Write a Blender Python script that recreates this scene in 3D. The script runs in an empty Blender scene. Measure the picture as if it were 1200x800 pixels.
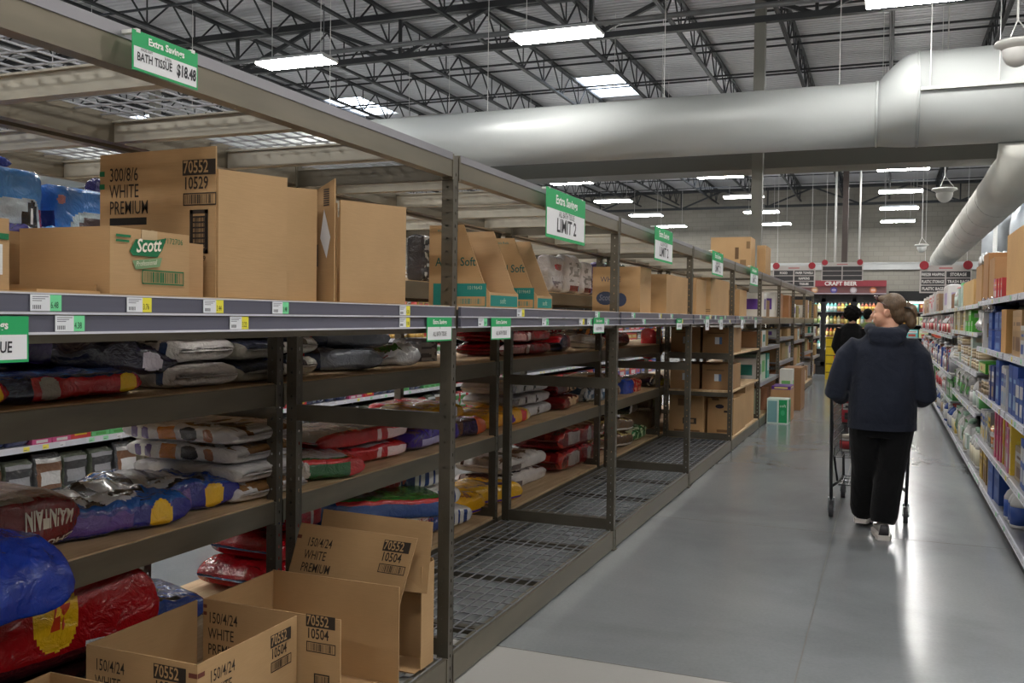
import bpy, math, random
from mathutils import Vector, Matrix, noise
SC = bpy.context.scene
COL = SC.collection
PI = math.pi
# ------------------------------------------------------------------ camera
FPX, YAW, PIT, ROL = 1094.15, .3819, -.0275, .0135
CAMP = Vector((1.6044, 0, 1.5))
_F = Vector((-math.sin(YAW)*math.cos(PIT), math.cos(YAW)*math.cos(PIT), math.sin(PIT)))
_R = Vector((math.cos(YAW), math.sin(YAW), 0)); _U = _R.cross(_F)
_R2 = _R*math.cos(ROL)+_U*math.sin(ROL); _U2 = _U*math.cos(ROL)-_R*math.sin(ROL)
cam = bpy.data.cameras.new('camera'); co = bpy.data.objects.new('camera', cam); COL.objects.link(co)
cam.sensor_width = 36; cam.lens = FPX/1200*36; cam.clip_start = .05; cam.clip_end = 200
co.matrix_world = Matrix((( _R2.x,_U2.x,-_F.x,CAMP.x),(_R2.y,_U2.y,-_F.y,CAMP.y),(_R2.z,_U2.z,-_F.z,CAMP.z),(0,0,0,1)))
SC.camera = co
# ------------------------------------------------------------------ world, exposure
w = bpy.data.worlds.new('world'); SC.world = w; w.use_nodes = True
w.node_tree.nodes['Background'].inputs[0].default_value = (.75,.85,1,1)
w.node_tree.nodes['Background'].inputs[1].default_value = .3
SC.view_settings.view_transform = 'Standard'; SC.view_settings.look = 'None'
SC.view_settings.gamma = 1; SC.view_settings.use_curve_mapping = False
SC.view_settings.exposure = 0.0
LIGHT_E = 58.0      # emission of the hanging fluorescent lenses
SKY_E = 9.0         # daylight through the roof lights
SC.cycles.use_denoising = True
SC.cycles.max_bounces = 8; SC.cycles.diffuse_bounces = 4; SC.cycles.glossy_bounces = 4
SC.cycles.transparent_max_bounces = 6; SC.cycles.transmission_bounces = 4
SC.cycles.sample_clamp_indirect = 4
SC.cycles.caustics_reflective = False; SC.cycles.caustics_refractive = False
SC.cycles.use_light_tree = True
# ------------------------------------------------------------------ helpers
def lin(c):
    return tuple((v/255/12.92 if v/255 <= .04045 else ((v/255+.055)/1.055)**2.4) for v in c)
WHITE = (1,1,1)
class MB:
    """collects faces; each face has a material slot and optional colour (sRGB 0-255)"""
    def __init__(s): s.v=[]; s.f=[]; s.m=[]; s.c=[]; s.xf=None
    def add(s, vs, fs, m=0, c=None):
        o=len(s.v)
        if s.xf is not None: vs=[s.xf@Vector(p) for p in vs]
        s.v.extend([tuple(p) for p in vs])
        for f in fs: s.f.append([i+o for i in f]); s.m.append(m); s.c.append(c)
        return s
    def box(s,x0,x1,y0,y1,z0,z1,m=0,c=None):
        vs=[(x,y,z) for z in (z0,z1) for y in (y0,y1) for x in (x0,x1)]
        return s.add(vs,[(0,2,3,1),(4,5,7,6),(0,1,5,4),(2,6,7,3),(0,4,6,2),(1,3,7,5)],m,c)
    def bar(s,a,b,w,h=None,m=0,c=None,up=(0,0,1)):
        """square bar from a to b"""
        h=h or w; a=Vector(a); b=Vector(b); d=(b-a)
        if d.length<1e-6: return s
        d.normalize(); u=Vector(up)
        if abs(d.dot(u))>.95: u=Vector((1,0,0))
        r=d.cross(u).normalized(); u=r.cross(d)
        vs=[p+r*(w/2*i)+u*(h/2*j) for p in (a,b) for i,j in ((-1,-1),(1,-1),(1,1),(-1,1))]
        return s.add(vs,[(3,2,1,0),(4,5,6,7),(0,1,5,4),(1,2,6,5),(2,3,7,6),(3,0,4,7)],m,c)
    def tube(s,pts,r,n=8,m=0,c=None,caps=True):
        pts=[Vector(p) for p in pts]; rs=r if isinstance(r,(list,tuple)) else [r]*len(pts)
        vs=[]; last=None
        for i,p in enumerate(pts):
            d=(pts[min(i+1,len(pts)-1)]-pts[max(i-1,0)]).normalized()
            if last is None:
                u=Vector((0,0,1)) if abs(d.z)<.9 else Vector((1,0,0))
            else: u=last
            a=(u-d*u.dot(d)).normalized(); b=d.cross(a); last=a
            for k in range(n):
                t=2*PI*k/n; vs.append(p+a*(rs[i]*math.cos(t))+b*(rs[i]*math.sin(t)))
        fs=[]
        for i in range(len(pts)-1):
            for k in range(n):
                fs.append((i*n+k,i*n+(k+1)%n,(i+1)*n+(k+1)%n,(i+1)*n+k))
        if caps:
            fs.append(tuple(range(n-1,-1,-1))); fs.append(tuple((len(pts)-1)*n+k for k in range(n)))
        return s.add(vs,fs,m,c)
    def lathe(s,prof,n=16,m=0,c=None,o=(0,0,0)):
        vs=[(o[0]+r*math.cos(2*PI*k/n),o[1]+r*math.sin(2*PI*k/n),o[2]+z) for r,z in prof for k in range(n)]
        fs=[(i*n+k,i*n+(k+1)%n,(i+1)*n+(k+1)%n,(i+1)*n+k) for i in range(len(prof)-1) for k in range(n)]
        if prof[0][0]>1e-4: fs.append(tuple(range(n-1,-1,-1)))
        if prof[-1][0]>1e-4: fs.append(tuple((len(prof)-1)*n+k for k in range(n)))
        return s.add(vs,fs,m,c)
    def prism(s,poly,a,b,m=0,c=None):
        """poly: list of 3D points (planar), extruded by vector b-a"""
        d=Vector(b)-Vector(a); n=len(poly)
        vs=[Vector(p) for p in poly]+[Vector(p)+d for p in poly]
        fs=[tuple(range(n-1,-1,-1)),tuple(range(n,2*n))]+[(i,(i+1)%n,n+(i+1)%n,n+i) for i in range(n)]
        return s.add(vs,fs,m,c)
    def quad(s,o,u,v,m=0,c=None):
        o=Vector(o);u=Vector(u);v=Vector(v)
        return s.add([o,o+u,o+u+v,o+v],[(0,1,2,3)],m,c)
    def disc(s,o,u,v,n=16,m=0,c=None):
        o=Vector(o);u=Vector(u);v=Vector(v)
        return s.add([o+u*math.cos(2*PI*k/n)+v*math.sin(2*PI*k/n) for k in range(n)],[tuple(range(n))],m,c)
    def text(s,body,o,u,v,size,m=0,c=None,align='LEFT',bold=0.0,sx=1.0,shear=0.0,flip=False):
        """lettering in the plane (u right, v up) at o, cap height ~ size*.7"""
        key=(body,align,bold,shear)
        if key not in TXT:
            cu=bpy.data.curves.new('t','FONT'); cu.body=body; cu.size=1; cu.align_x=align
            cu.offset=bold; cu.resolution_u=2; cu.shear=shear
            ob=bpy.data.objects.new('t',cu); me=bpy.data.meshes.new_from_object(ob)
            TXT[key]=([tuple(q.co) for q in me.vertices],[tuple(p.vertices) for p in me.polygons])
            bpy.data.objects.remove(ob); bpy.data.curves.remove(cu); bpy.data.meshes.remove(me)
        vs,fs=TXT[key]; o=Vector(o);u=Vector(u)*size*sx;v=Vector(v)*size
        return s.add([o+u*p[0]+v*p[1] for p in vs],fs,m,c)
    def mesh(s,name,mats,smooth=False,angle=None):
        me=bpy.data.meshes.new(name); me.from_pydata(s.v,[],s.f)
        if not isinstance(mats,(list,tuple)): mats=[mats]
        for m in mats: me.materials.append(m)
        if len(mats)>1: me.polygons.foreach_set('material_index',s.m)
        if any(c is not None for c in s.c):
            at=me.color_attributes.new('Col','FLOAT_COLOR','CORNER'); buf=[]
            for f,c in zip(s.f,s.c):
                if c is None: c=(200,200,200)
                if isinstance(c[0],(tuple,list)):
                    for q in c: buf.extend(lin(q)+(1,))
                else: buf.extend((lin(c)+(1,))*len(f))
            at.data.foreach_set('color',buf)
        if smooth: me.polygons.foreach_set('use_smooth',[True]*len(me.polygons))
        me.update()
        return me
TXT={}
def link(name,me,parent=None,loc=None,rot=None):
    o=bpy.data.objects.new(name,me); COL.objects.link(o)
    if parent: o.parent=parent
    if loc: o.location=loc
    if rot: o.rotation_euler=rot
    return o
def part(name,mb,mats,parent,smooth=False,loc=None,rot=None,label=None):
    o=link(name,mb.mesh(name,mats,smooth) if isinstance(mb,MB) else mb,parent,loc,rot)
    if label: o['label']=label
    return o
def tag(o,label,cat,group=None,kind=None):
    if label: o['label']=label
    if cat: o['category']=cat
    if group: o['group']=group
    if kind: o['kind']=kind
    return o
def thing(name,label,cat,loc=(0,0,0),rot=None,group=None):
    o=bpy.data.objects.new(name,None); COL.objects.link(o); o.location=loc; o.empty_display_size=.1
    if rot is not None: o.rotation_euler=rot if isinstance(rot,tuple) else (0,0,rot)
    return tag(o,label,cat,group)
def solo(name,mb,mats,label,cat,loc=(0,0,0),rot=None,group=None,smooth=False,kind=None):
    o=link(name,mb.mesh(name,mats,smooth) if isinstance(mb,MB) else mb,None,loc,(rot if isinstance(rot,tuple) else (0,0,rot)) if rot is not None else None)
    return tag(o,label,cat,group,kind)
def struct(name,mb,mats,label=None,smooth=False):
    o=link(name,mb.mesh(name,mats,smooth)); o['kind']='structure'
    if label: o['label']=label
    return o
def dup(root,loc=None,rot=None,label=None,parent=None):
    r=root.copy(); COL.objects.link(r)
    if parent is not None: r.parent=parent
    if loc is not None: r.location=loc
    if rot is not None: r.rotation_euler=rot if isinstance(rot,tuple) else (0,0,rot)
    if label: r['label']=label
    for ch in list(root.children): dup(ch,parent=r)
    return r
# ------------------------------------------------------------------ materials
class NT:
    def __init__(s,name):
        s.mat=bpy.data.materials.new(name); s.mat.use_nodes=True; s.t=s.mat.node_tree; s.b=s.t.nodes['Principled BSDF']
    def n(s,kind,**kw):
        nd=s.t.nodes.new('ShaderNode'+kind)
        for k,v in kw.items():
            if hasattr(nd,k): setattr(nd,k,v)
        return nd
    def l(s,a,b): s.t.links.new(a,b)
    def set(s,**kw):
        for k,v in kw.items():
            k=k.replace('_',' ')
            i=s.b.inputs[k]; i.default_value=v
        return s
    def coord(s,which='Object',scale=(1,1,1),rot=(0,0,0)):
        tc=s.n('TexCoord'); mp=s.n('Mapping'); mp.inputs['Scale'].default_value=scale; mp.inputs['Rotation'].default_value=rot
        s.l(tc.outputs[which],mp.inputs['Vector']); return mp.outputs[0]
    def noise(s,vec,scale,detail=4,rough=.55,dist=0):
        nd=s.n('TexNoise'); nd.inputs['Scale'].default_value=scale; nd.inputs['Detail'].default_value=detail
        nd.inputs['Roughness'].default_value=rough; nd.inputs['Distortion'].default_value=dist
        if vec is not None: s.l(vec,nd.inputs['Vector'])
        return nd.outputs['Fac']
    def ramp(s,fac,stops):
        r=s.n('ValToRGB'); e=r.color_ramp.elements
        while len(e)<len(stops): e.new(.5)
        for i,(p,c) in enumerate(stops):
            e[i].position=p; e[i].color=tuple(c)+((1,) if len(c)==3 else ())
        s.l(fac,r.inputs[0]); return r.outputs[0]
    def mix(s,fac,a,b,mode='MIX'):
        m=s.n('MixRGB'); m.blend_type=mode
        for i,x in ((0,fac),(1,a),(2,b)):
            if hasattr(x,'is_output'): s.l(x,m.inputs[i])
            elif i==0: m.inputs[0].default_value=x
            else: m.inputs[i].default_value=tuple(x)+((1,) if len(x)==3 else ())
        return m.outputs[0]
    def maprange(s,fac,a,b,c,d):
        m=s.n('MapRange'); s.l(fac,m.inputs[0])
        for i,v in enumerate((a,b,c,d)): m.inputs[i+1].default_value=v
        return m.outputs[0]
    def bump(s,h,strength=.3,dist=.01):
        b=s.n('Bump'); b.inputs['Strength'].default_value=strength; b.inputs['Distance'].default_value=dist
        s.l(h,b.inputs['Height']); s.l(b.outputs[0],s.b.inputs['Normal']); return b
    def base(s,out): s.l(out,s.b.inputs['Base Color'])
def simple(name,rgb,rough=.5,metal=0,var=.12,scale=8,spec=.5,stretch=(1,1,1),bump=0,coat=0):
    m=NT(name); a=lin(rgb); v=m.coord('Object',stretch)
    f=m.noise(v,scale)
    m.base(m.ramp(f,[(.3,[c*(1-var) for c in a]),(.7,[min(1,c*(1+var)) for c in a])]))
    m.set(Roughness=rough,Metallic=metal,Specular_IOR_Level=spec,Coat_Weight=coat)
    m.l(m.maprange(f,.3,.7,rough*.85,min(1,rough*1.15)),m.b.inputs['Roughness'])
    if bump: m.bump(m.noise(v,scale*6),bump,.004)
    return m.mat
def colattr(name,rough=.45,spec=.5,bump=0,bscale=30,coat=0,grime=.1,metal=0,bdist=.01,detail=5,mute=0):
    m=NT(name); a=m.n('Attribute'); a.attribute_name='Col'
    v=m.coord('Object'); f=m.noise(v,6)
    g=m.ramp(f,[(.3,(1-grime,)*3),(.7,(1,1,1))])
    m.base(m.mix(1,a.outputs['Color'],g,'MULTIPLY')); m.set(Roughness=rough,Specular_IOR_Level=spec,Coat_Weight=coat,Coat_Roughness=.12,Metallic=metal)
    if bump: m.bump(m.noise(v,bscale,detail,.6,.6),bump,bdist)
    return m.mat
def emit(name,rgb,e):
    m=NT(name); m.set(Base_Color=tuple(lin(rgb))+(1,),Emission_Color=tuple(lin(rgb))+(1,),Emission_Strength=e); return m.mat
M={}
M['steel']=simple('rack_steel',(116,109,95),.38,.45,.22,3,stretch=(3,.6,3))
M['steel_dark']=simple('rack_post_steel',(92,87,77),.38,.4,.2,4)
M['deck_bar']=simple('deck_bar_steel',(176,172,160),.4,.3,.12,5)
M['cap']=simple('lavender_grey_strip',(138,136,142),.35,.3,.08,3)
M['wire']=simple('zinc_wire',(158,160,166),.35,.6,.1,10)
M['truss']=simple('truss_steel',(52,54,57),.55,.2,.15,3)
M['duct']=simple('painted_duct',(168,172,172),.42,.1,.05,.7)
M['beamgrey']=simple('grey_painted_steel',(128,127,120),.5,.1,.06,1.5)
M['sock']=simple('fabric_duct',(196,196,190),.7,0,.06,3,bump=.1)
M['galv']=simple('galvanised_steel',(176,182,188),.38,.75,.08,3)
M['white']=simple('white_enamel',(225,225,222),.4,0,.04,3)
M['rail']=simple('price_rail_plastic',(98,98,112),.32,.1,.1,2,stretch=(1,.2,20))
M['rail_edge']=simple('rail_edge_white',(205,205,214),.3,0,.05,4)
M['black']=simple('black_plastic',(24,24,26),.5,0,.15,6)
M['shelf']=simple('grey_shelf_steel',(150,150,156),.35,.3,.08,3)
M['print']=colattr('printed_card',.42)
M['paper']=colattr('sign_card',.55,grime=.03)
M['bag']=colattr('plastic_bag',.2,.7,.9,16,.4,bdist=.02,detail=4)
M['bagmatte']=colattr('paper_bag',.5,.4,.5,9,.0,bdist=.03)
M['glow']=emit('fluorescent_lens',(255,252,246),LIGHT_E)
M['sky']=emit('skylight_lens',(225,238,255),SKY_E)
def card_mat():
    m=NT('cardboard'); a=m.n('Attribute'); a.attribute_name='Col'; v=m.coord('Object')
    f=m.noise(v,3,5); g=m.noise(m.coord('Object',(3,3,60)),6,3)
    c=m.mix(1,a.outputs['Color'],m.ramp(f,[(.3,(.86,.85,.84)),(.7,(1,1,1))]),'MULTIPLY')
    c=m.mix(1,c,m.ramp(g,[(.3,(.93,.93,.93)),(.7,(1,1,1))]),'MULTIPLY')
    m.base(c); m.set(Roughness=.72,Specular_IOR_Level=.3); m.bump(g,.12,.003); return m.mat
M['card']=card_mat()
KRAFT=(182,148,107)
def ply_mat():
    m=NT('plywood'); v=m.coord('Object',(6,.5,1)); f=m.noise(v,3,6,.6,.8); v2=m.coord('Object'); s=m.noise(v2,2.2,5)
    c=m.ramp(f,[(.3,lin((176,148,114))),(.7,lin((212,186,150)))])
    c=m.mix(m.ramp(s,[(.58,(0,0,0)),(.72,(.55,.55,.55))]),c,lin((136,114,90)),'MIX')
    m.base(c); m.set(Roughness=.65,Specular_IOR_Level=.3); return m.mat
M['ply']=ply_mat()
def floor_mat():
    m=NT('polished_concrete'); tc=m.n('TexCoord'); sx=m.n('SeparateXYZ'); m.l(tc.outputs['Object'],sx.inputs[0])
    v=m.coord('Object'); a=m.noise(v,.55,7,.6,.6); b=m.noise(m.coord('Object',(1,.5,1)),1.6,5,.6,.3); c=m.noise(v,60,3)
    base=m.ramp(a,[(.3,lin((118,122,124))),(.5,lin((134,138,141))),(.72,lin((144,147,149)))])
    base=m.mix(1,base,m.ramp(b,[(.3,(.93,.93,.93)),(.7,(1.03,1.03,1.03))]),'MULTIPLY')
    base=m.mix(1,base,m.ramp(c,[(.3,(.94,.94,.94)),(.7,(1.03,1.03,1.03))]),'MULTIPLY')
    # the slab nearest the end cap is paler and less polished
    near=m.n('Math',operation='LESS_THAN'); m.l(sx.outputs['Y'],near.inputs[0]); near.inputs[1].default_value=3.885
    base=m.mix(near.outputs[0],base,m.mix(.55,base,lin((186,182,176))))
    m.base(base); rr=m.n('Math',operation='MULTIPLY_ADD'); m.l(near.outputs[0],rr.inputs[0]); rr.inputs[1].default_value=.2
    m.l(m.maprange(b,.3,.7,.17,.21),rr.inputs[2]); m.l(rr.outputs[0],m.b.inputs['Roughness'])
    m.set(Specular_IOR_Level=.5); return m.mat
M['floor']=floor_mat()
def cmu_mat():
    m=NT('concrete_block'); v=m.coord('Object',(1,1,1),(PI/2,0,0)); br=m.n('TexBrick'); m.l(v,br.inputs['Vector'])
    for k,x in (('Scale',1),('Mortar Size',.012),('Brick Width',.4),('Row Height',.2),('Bias',0.0)): br.inputs[k].default_value=x
    br.inputs['Color1'].default_value=tuple(lin((136,132,124)))+(1,); br.inputs['Color2'].default_value=tuple(lin((142,138,130)))+(1,)
    br.inputs['Mortar'].default_value=tuple(lin((128,124,117)))+(1,)
    f=m.noise(m.coord('Object',(.5,.5,2)),.5,5)
    m.base(m.mix(1,br.outputs['Color'],m.ramp(f,[(.3,(.82,.82,.82)),(.7,(1.1,1.1,1.1))]),'MULTIPLY')); m.set(Roughness=.85); m.bump(br.outputs['Fac'],-.15,.005); return m.mat
M['cmu']=cmu_mat()
M['deck']=simple('roof_deck',(196,196,200),.5,.25,.06,1.2)
# ------------------------------------------------------------------ room shell
RX0,RX1,RY0,RY1,RZ=-27.0,11.0,-11.0,42.0,7.2
m=MB(); m.box(RX0,RX1,RY0,RY1,-.1,0); floor=struct('floor',m,M['floor'],'polished grey concrete floor of the store')
m=MB()
for x in (1.283,7.4,-4.8,-10.9,-17): m.box(x-.003,x+.003,RY0+.05,RY1-.05,-.003,.0008)
for y in (3.885,6.94,13.0,19.1,25.2,31.3,37.4): m.box(RX0+.05,RX1-.05,y-.003,y+.003,-.003,.0008)
struct('trim_1',m,simple('joint_sealant',(92,90,86),.6),'saw-cut joints in the concrete floor')
struct('wall_back',MB().box(RX0,RX1,RY1,RY1+.2,0,RZ),M['cmu'],'grey concrete block wall at the far end')
struct('wall_front',MB().box(RX0,RX1,RY0-.2,RY0,0,RZ),M['cmu'])
struct('wall_left',MB().box(RX0-.2,RX0,RY0,RY1,0,RZ),simple('painted_wall',(150,148,142),.8))
struct('wall_right',MB().box(RX1,RX1+.2,RY0,RY1,0,RZ),simple('painted_wall_right',(160,158,152),.8))
# corrugated roof deck, ribs run across the aisle, with openings for the roof lights
SKY=[(-5.5,21.3),(1.52,22.5),(-12.5,21.3),(-5.5,35.2),(1.52,35.2),(-12.5,35.2),(-5.5,8.4),(-12.5,8.4),(7.9,21.3),(-19.5,21.3)]
SW,SL=1.16,2.1
m=MB(); pitch=.15; y=RY0; k=0
while y<RY1:
    cuts=sorted([sx for sx,sy in SKY if sy-.01<=y<sy+SL])
    xs=[RX0]+[q for s in cuts for q in (s,s+SW)]+[RX1]
    for i in range(0,len(xs),2):
        x0,x1=xs[i],xs[i+1]
        ys=[(y,RZ),(y+.09,RZ),(y+.105,RZ+.04),(y+.135,RZ+.04),(y+.15,RZ)]
        vs=[(x,yy,zz) for yy,zz in ys for x in (x0,x1)]
        m.add(vs,[(2*j,2*j+2,2*j+3,2*j+1) for j in range(4)])
    y+=pitch
m.box(RX0,RX1,RY0,RY1,RZ+.35,RZ+.4)
struct('ceiling',m,M['deck'],'pale corrugated steel roof deck')
for i,(sx,sy) in enumerate(SKY):
    t=thing('skylight','','skylight',(sx+SW/2,sy+SL/2,RZ),group='roof skylights'); t['kind']='structure'; del t['category']; t.name='window_%d'%(i+1)
    t['label']='bright rectangular skylight set in the corrugated roof'
    part('lens',MB().box(-SW/2,SW/2,-SL/2,SL/2,.12,.14),M['sky'],t)
    f=MB()
    for a in (-1,1):
        f.box(a*SW/2-.02,a*SW/2+.02,-SL/2,SL/2,-.03,.2); f.box(-SW/2,SW/2,a*SL/2-.02,a*SL/2+.02,-.03,.2)
    part('frame',f,M['white'],t)
# ledges of the far wall
struct('trim_2',MB().box(RX0,RX1,RY1-.12,RY1,3.63,3.92).box(RX0,RX1,RY1-.16,RY1,3.88,3.93),simple('pale_ledge',(178,180,180),.5,0,.04,2),'long grey ledge across the far block wall')
struct('trim_3',MB().box(1.2,RX1,RY1-.5,RY1,2.36,2.56),M['beamgrey'],'lower grey ledge on the far block wall')
# ------------------------------------------------------------------ roof steel
def truss(L,zt,zb,step,cw,ww):
    """lattice truss along +Y from 0 to L: two parts chords, web"""
    a=MB()
    for s in (-1,1):
        a.bar((s*.028*cw/.05,0,zt),(s*.028*cw/.05,L,zt),cw*.8,cw); a.bar((s*.02,0,zb),(s*.02,L,zb),cw*.6,cw*.9)
    b=MB(); n=int(L/step); st=L/n
    for i in range(n):
        y0=i*st; b.bar((0,y0,zt),(0,y0+st/2,zb),ww); b.bar((0,y0+st/2,zb),(0,y0+st,zt),ww); b.bar((0,y0+st/2,zb),(0,y0+st/2,zt),ww*.8)
    return a.mesh('chords',M['truss']),b.mesh('web',M['truss'])
jc,jw=truss(52.6,7.13,6.56,1.2,.05,.025)
cols_near=[-.19+1.75*k for k in range(-14,6)]
names=['seventh','sixth','fifth','fourth','third','second','nearest']
for k,x in enumerate(cols_near):
    d=x+.19
    side='left of' if d<0 else 'right of'
    n=int(round(abs(d)/1.75))
    ordw=['','first','second','third','fourth','fifth','sixth','seventh','eighth','ninth','tenth','eleventh','twelfth','thirteenth','fourteenth'][n]
    lab='dark steel roof joist passing over the grey column' if n==0 else 'dark lattice roof joist, %s one %s the grey column'%(ordw,side)
    t=thing('roof_joist',lab,'joist',(x,RY0+.2,0),group='steel roof joists')
    part('chord',jc,None,t); part('web',jw,None,t)
gc,gw=truss(36,6.88,6.16,3.6,.11,.065)
for y,lab in ((2.6,'heavy steel girder truss overhead nearest the camera'),(15.05,'heavy steel girder truss on top of the near grey column'),(27.5,'heavy steel girder truss between the duct and far wall'),(39.9,'heavy steel girder truss just before the far wall')):
    t=thing('roof_girder',lab,'girder',(RX0+.5,y,0),-PI/2,'roof girders')
    part('chord',gc,None,t); part('web',gw,None,t)
m=MB()
for y in (4.6,7.2,9.8,12.4,17.6,19.9,22.2,24.5,29.8,32.1,34.4,36.7):
    for z in (7.1,6.58): m.bar((RX0+1,y,z),(RX1-1,y,z),.035)
solo('bridging_rods',m,M['truss'],'thin dark bridging bars running crosswise between the roof joists','roof bracing')
m=MB()
m.tube([(RX0+.5,14.55,6.22),(RX1-.5,14.55,6.22)],.045,10)
for x in (-20,-14,-8,-2.9,2.2,7): m.tube([(x,14.55,6.22),(x,14.55,7.1)],.012,6)
solo('sprinkler_pipe',m,simple('painted_pipe',(104,106,108),.4,.2),'grey sprinkler pipe running crosswise under the girder','pipe',smooth=True)
# columns
def column(x,y,w,lab,mat):
    t=thing('steel_column',lab,'column',(x,y,0))
    part('shaft',MB().box(-w/2,w/2,-w/2,w/2,.02,6.85),mat,t)
    part('base_plate',MB().box(-w,w,-w,w,0,.02),M['beamgrey'],t)
column(-.34,15.1,.165,'square grey steel column rising behind the boxes past the big duct',M['beamgrey'])
column(.46,27.5,.15,'thin dark brown column behind the hanging aisle signs',simple('brown_column',(62,52,48),.5))
column(-12.4,15.1,.165,'square grey steel column far left beyond the racks',M['beamgrey'])
m=MB(); m.tube([(.22,27.3,7.2),(.22,27.3,2.6)],.03,8)
solo('conduit',m,M['white'],'white vertical conduit just left of the brown column','conduit',smooth=True)
m=MB(); m.tube([(.86,26.8,7.2),(.86,26.8,2.98)],.028,8)
solo('conduit',m,M['white'],'white vertical conduit right of the brown column','conduit',smooth=True)
# ------------------------------------------------------------------ light fixtures
hous=MB(); hous.add([(-.61,-.2,.02),(.61,-.2,.02),(.61,.2,.02),(-.61,.2,.02),(-.55,-.12,.09),(.55,-.12,.09),(.55,.12,.09),(-.55,.12,.09)],[(4,5,6,7),(0,1,5,4),(1,2,6,5),(2,3,7,6),(3,0,4,7)])
hous.box(-.63,-.61,-.21,.21,-.01,.03); hous.box(.61,.63,-.21,.21,-.01,.03)
hm=hous.mesh('housing',M['white'])
lens=MB().box(-.61,.61,-.2,.2,-.02,.02).mesh('lens',M['glow'])
cab=MB()
for s in (-1,1): cab.tube([(s*.45,0,.08),(s*.45,0,1.72)],.005,5)
cabm=cab.mesh('hanging_wire',M['white'])
rows=[-20.9,-16.3,-11.7,-7.05,-2.75,1.89,6.4]
rn={-20.9:'far left row',-16.3:'second row from left wall',-11.7:'row beyond the next aisle',-7.05:'row left of the racks',-2.75:'row over the racks',1.89:'row over the aisle',6.4:'row right of the aisle'}
on_=['overhead behind the camera','overhead well behind','overhead at the near end','first from the near end','second from the near end','third from the near end','fourth from the near end','fifth from the near end','sixth from the near end','seventh from the near end','eighth from the near end','last before the far wall']
for x in rows:
    for j in range(-4,7):
        y=12.35+4.55*j
        if y<2 and x<-8: continue
        
        t=thing('ceiling_light','glowing light fixture, %s, %s'%(on_[j+4],rn[x]),'light fixture',(x,y,5.4),group='hanging light fixtures')
        part('housing',hm,None,t); part('lens',lens,None,t); part('hanging_wire',cabm,None,t)
# ------------------------------------------------------------------ ducts
t=thing('supply_duct','large round grey duct crossing the store under the roof','duct',(0,14,0))
R1,R2_=.44,.635; zc1,zc2=4.365,4.53
def ring_path(prof,n=48,m=0):
    mb=MB(); vs=[]; 
    for x,r,zc in prof:
        for k in range(n): vs.append((x,r*math.sin(2*PI*k/n),zc+r*math.cos(2*PI*k/n)))
    fs=[(i*n+k,(i+1)*n+k,(i+1)*n+(k+1)%n,i*n+(k+1)%n) for i in range(len(prof)-1) for k in range(n)]
    fs.append(tuple(range(n))); fs.append(tuple((len(prof)-1)*n+k for k in range(n-1,-1,-1)))
    return mb.add(vs,fs)
part('duct_pipe',ring_path([(-26.5,R1,zc1),(1.42,R1,zc1)]),M['duct'],t,True)
tr=[]
for k in range(13):
    s=k/12; ss=math.sin(s*PI/2)
    tr.append((1.42+.5*s,R1+(R2_-R1)*ss,zc1+(zc2-zc1)*ss))
part('reducer',ring_path(tr),M['duct'],t,True)
part('duct_trunk',ring_path([(1.92,R2_,zc2),(9.5,R2_,zc2)]),M['duct'],t,True)
for x,r,zc in ((1.40,R1,zc1),(1.92,R2_,zc2),(-6.5,R1,zc1),(-14,R1,zc1),(3.75,R2_,zc2)):
    part('flange',ring_path([(x-.012,r+.008,zc),(x+.012,r+.008,zc)]),M['duct'],t,True)
st=MB().box(1.94,3.15,-.68,-.64,zc2-.02,zc2+.015)
for x in (2.05,2.85): st.tube([(x,-.66,zc2),(x,-.66,7.1)],.007,5)
part('trapeze_hanger',st,M['white'],t)
for x in (-22,-18,-14,-10.5,-7.5,-4.5,-1.6,.9): part('hanger_rod',MB().tube([(x,0,zc1+R1),(x,0,7.2)],.006,5),M['white'],t)
m=MB(); m.box(-26.5,9.5,15.5,16.15,3.92,4.28)
solo('flat_duct',m,simple('grey_bulkhead',(112,111,104),.5,0,.05,1),'flat grey rectangular duct running behind the large round duct','duct')
# fabric duct along the right shelving
t=thing('fabric_duct','long pale tubular duct running above the right-hand shelves','duct',(3.15,0,3.45))
path=[(.1,14.0,.43),(.1,14.03,.34),(.08,14.2,.14),(0,14.55,.02)]+[(0,y,0) for y in (15,18,22,26,30,32.8)]
part('tube',MB().tube(path,[.33]*9+[.33],24),M['sock'],t,True)
for y in (16.2,17.9,19.6,21.3,23,24.7,26.4,28.1,29.8,31.5):
    part('seam_ring',MB().tube([(0,y-.01,0),(0,y+.01,0)],.335,24),M['sock'],t,True)
# galvanised refrigeration risers behind the right shelving
def riser(x,y,r,z1,lab,dx):
    t=thing('exhaust_duct',lab,'duct',(x,y,0))
    p=[(0,0,0.02),(0,0,z1-.6)]+[(dx*(.6-.6*math.cos(a)),0,z1-.6+.6*math.sin(a)) for a in [PI/2*k/5 for k in range(1,6)]]+[(dx*3.4,0,z1)]
    part('pipe',MB().tube(p,r,24),M['galv'],t,True)
    for z in (2.2,2.8,3.2): part('seam_ring',MB().tube([(0,0,z-.015),(0,0,z+.015)],r+.015,24),M['galv'],t,True)
riser(4.64,24.8,.42,4.35,'shiny galvanised duct with an elbow, nearer of two behind the right shelves',1)
riser(4.63,32.5,.36,4.8,'shiny galvanised duct with an elbow, farther of two behind the right shelves',1)
m=MB().tube([(4.13,27,0.0),(4.13,27,4.2)],.05,10)
solo('standpipe',m,M['white'],'white vertical pipe standing between the two galvanised ducts','pipe',smooth=True)
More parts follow.
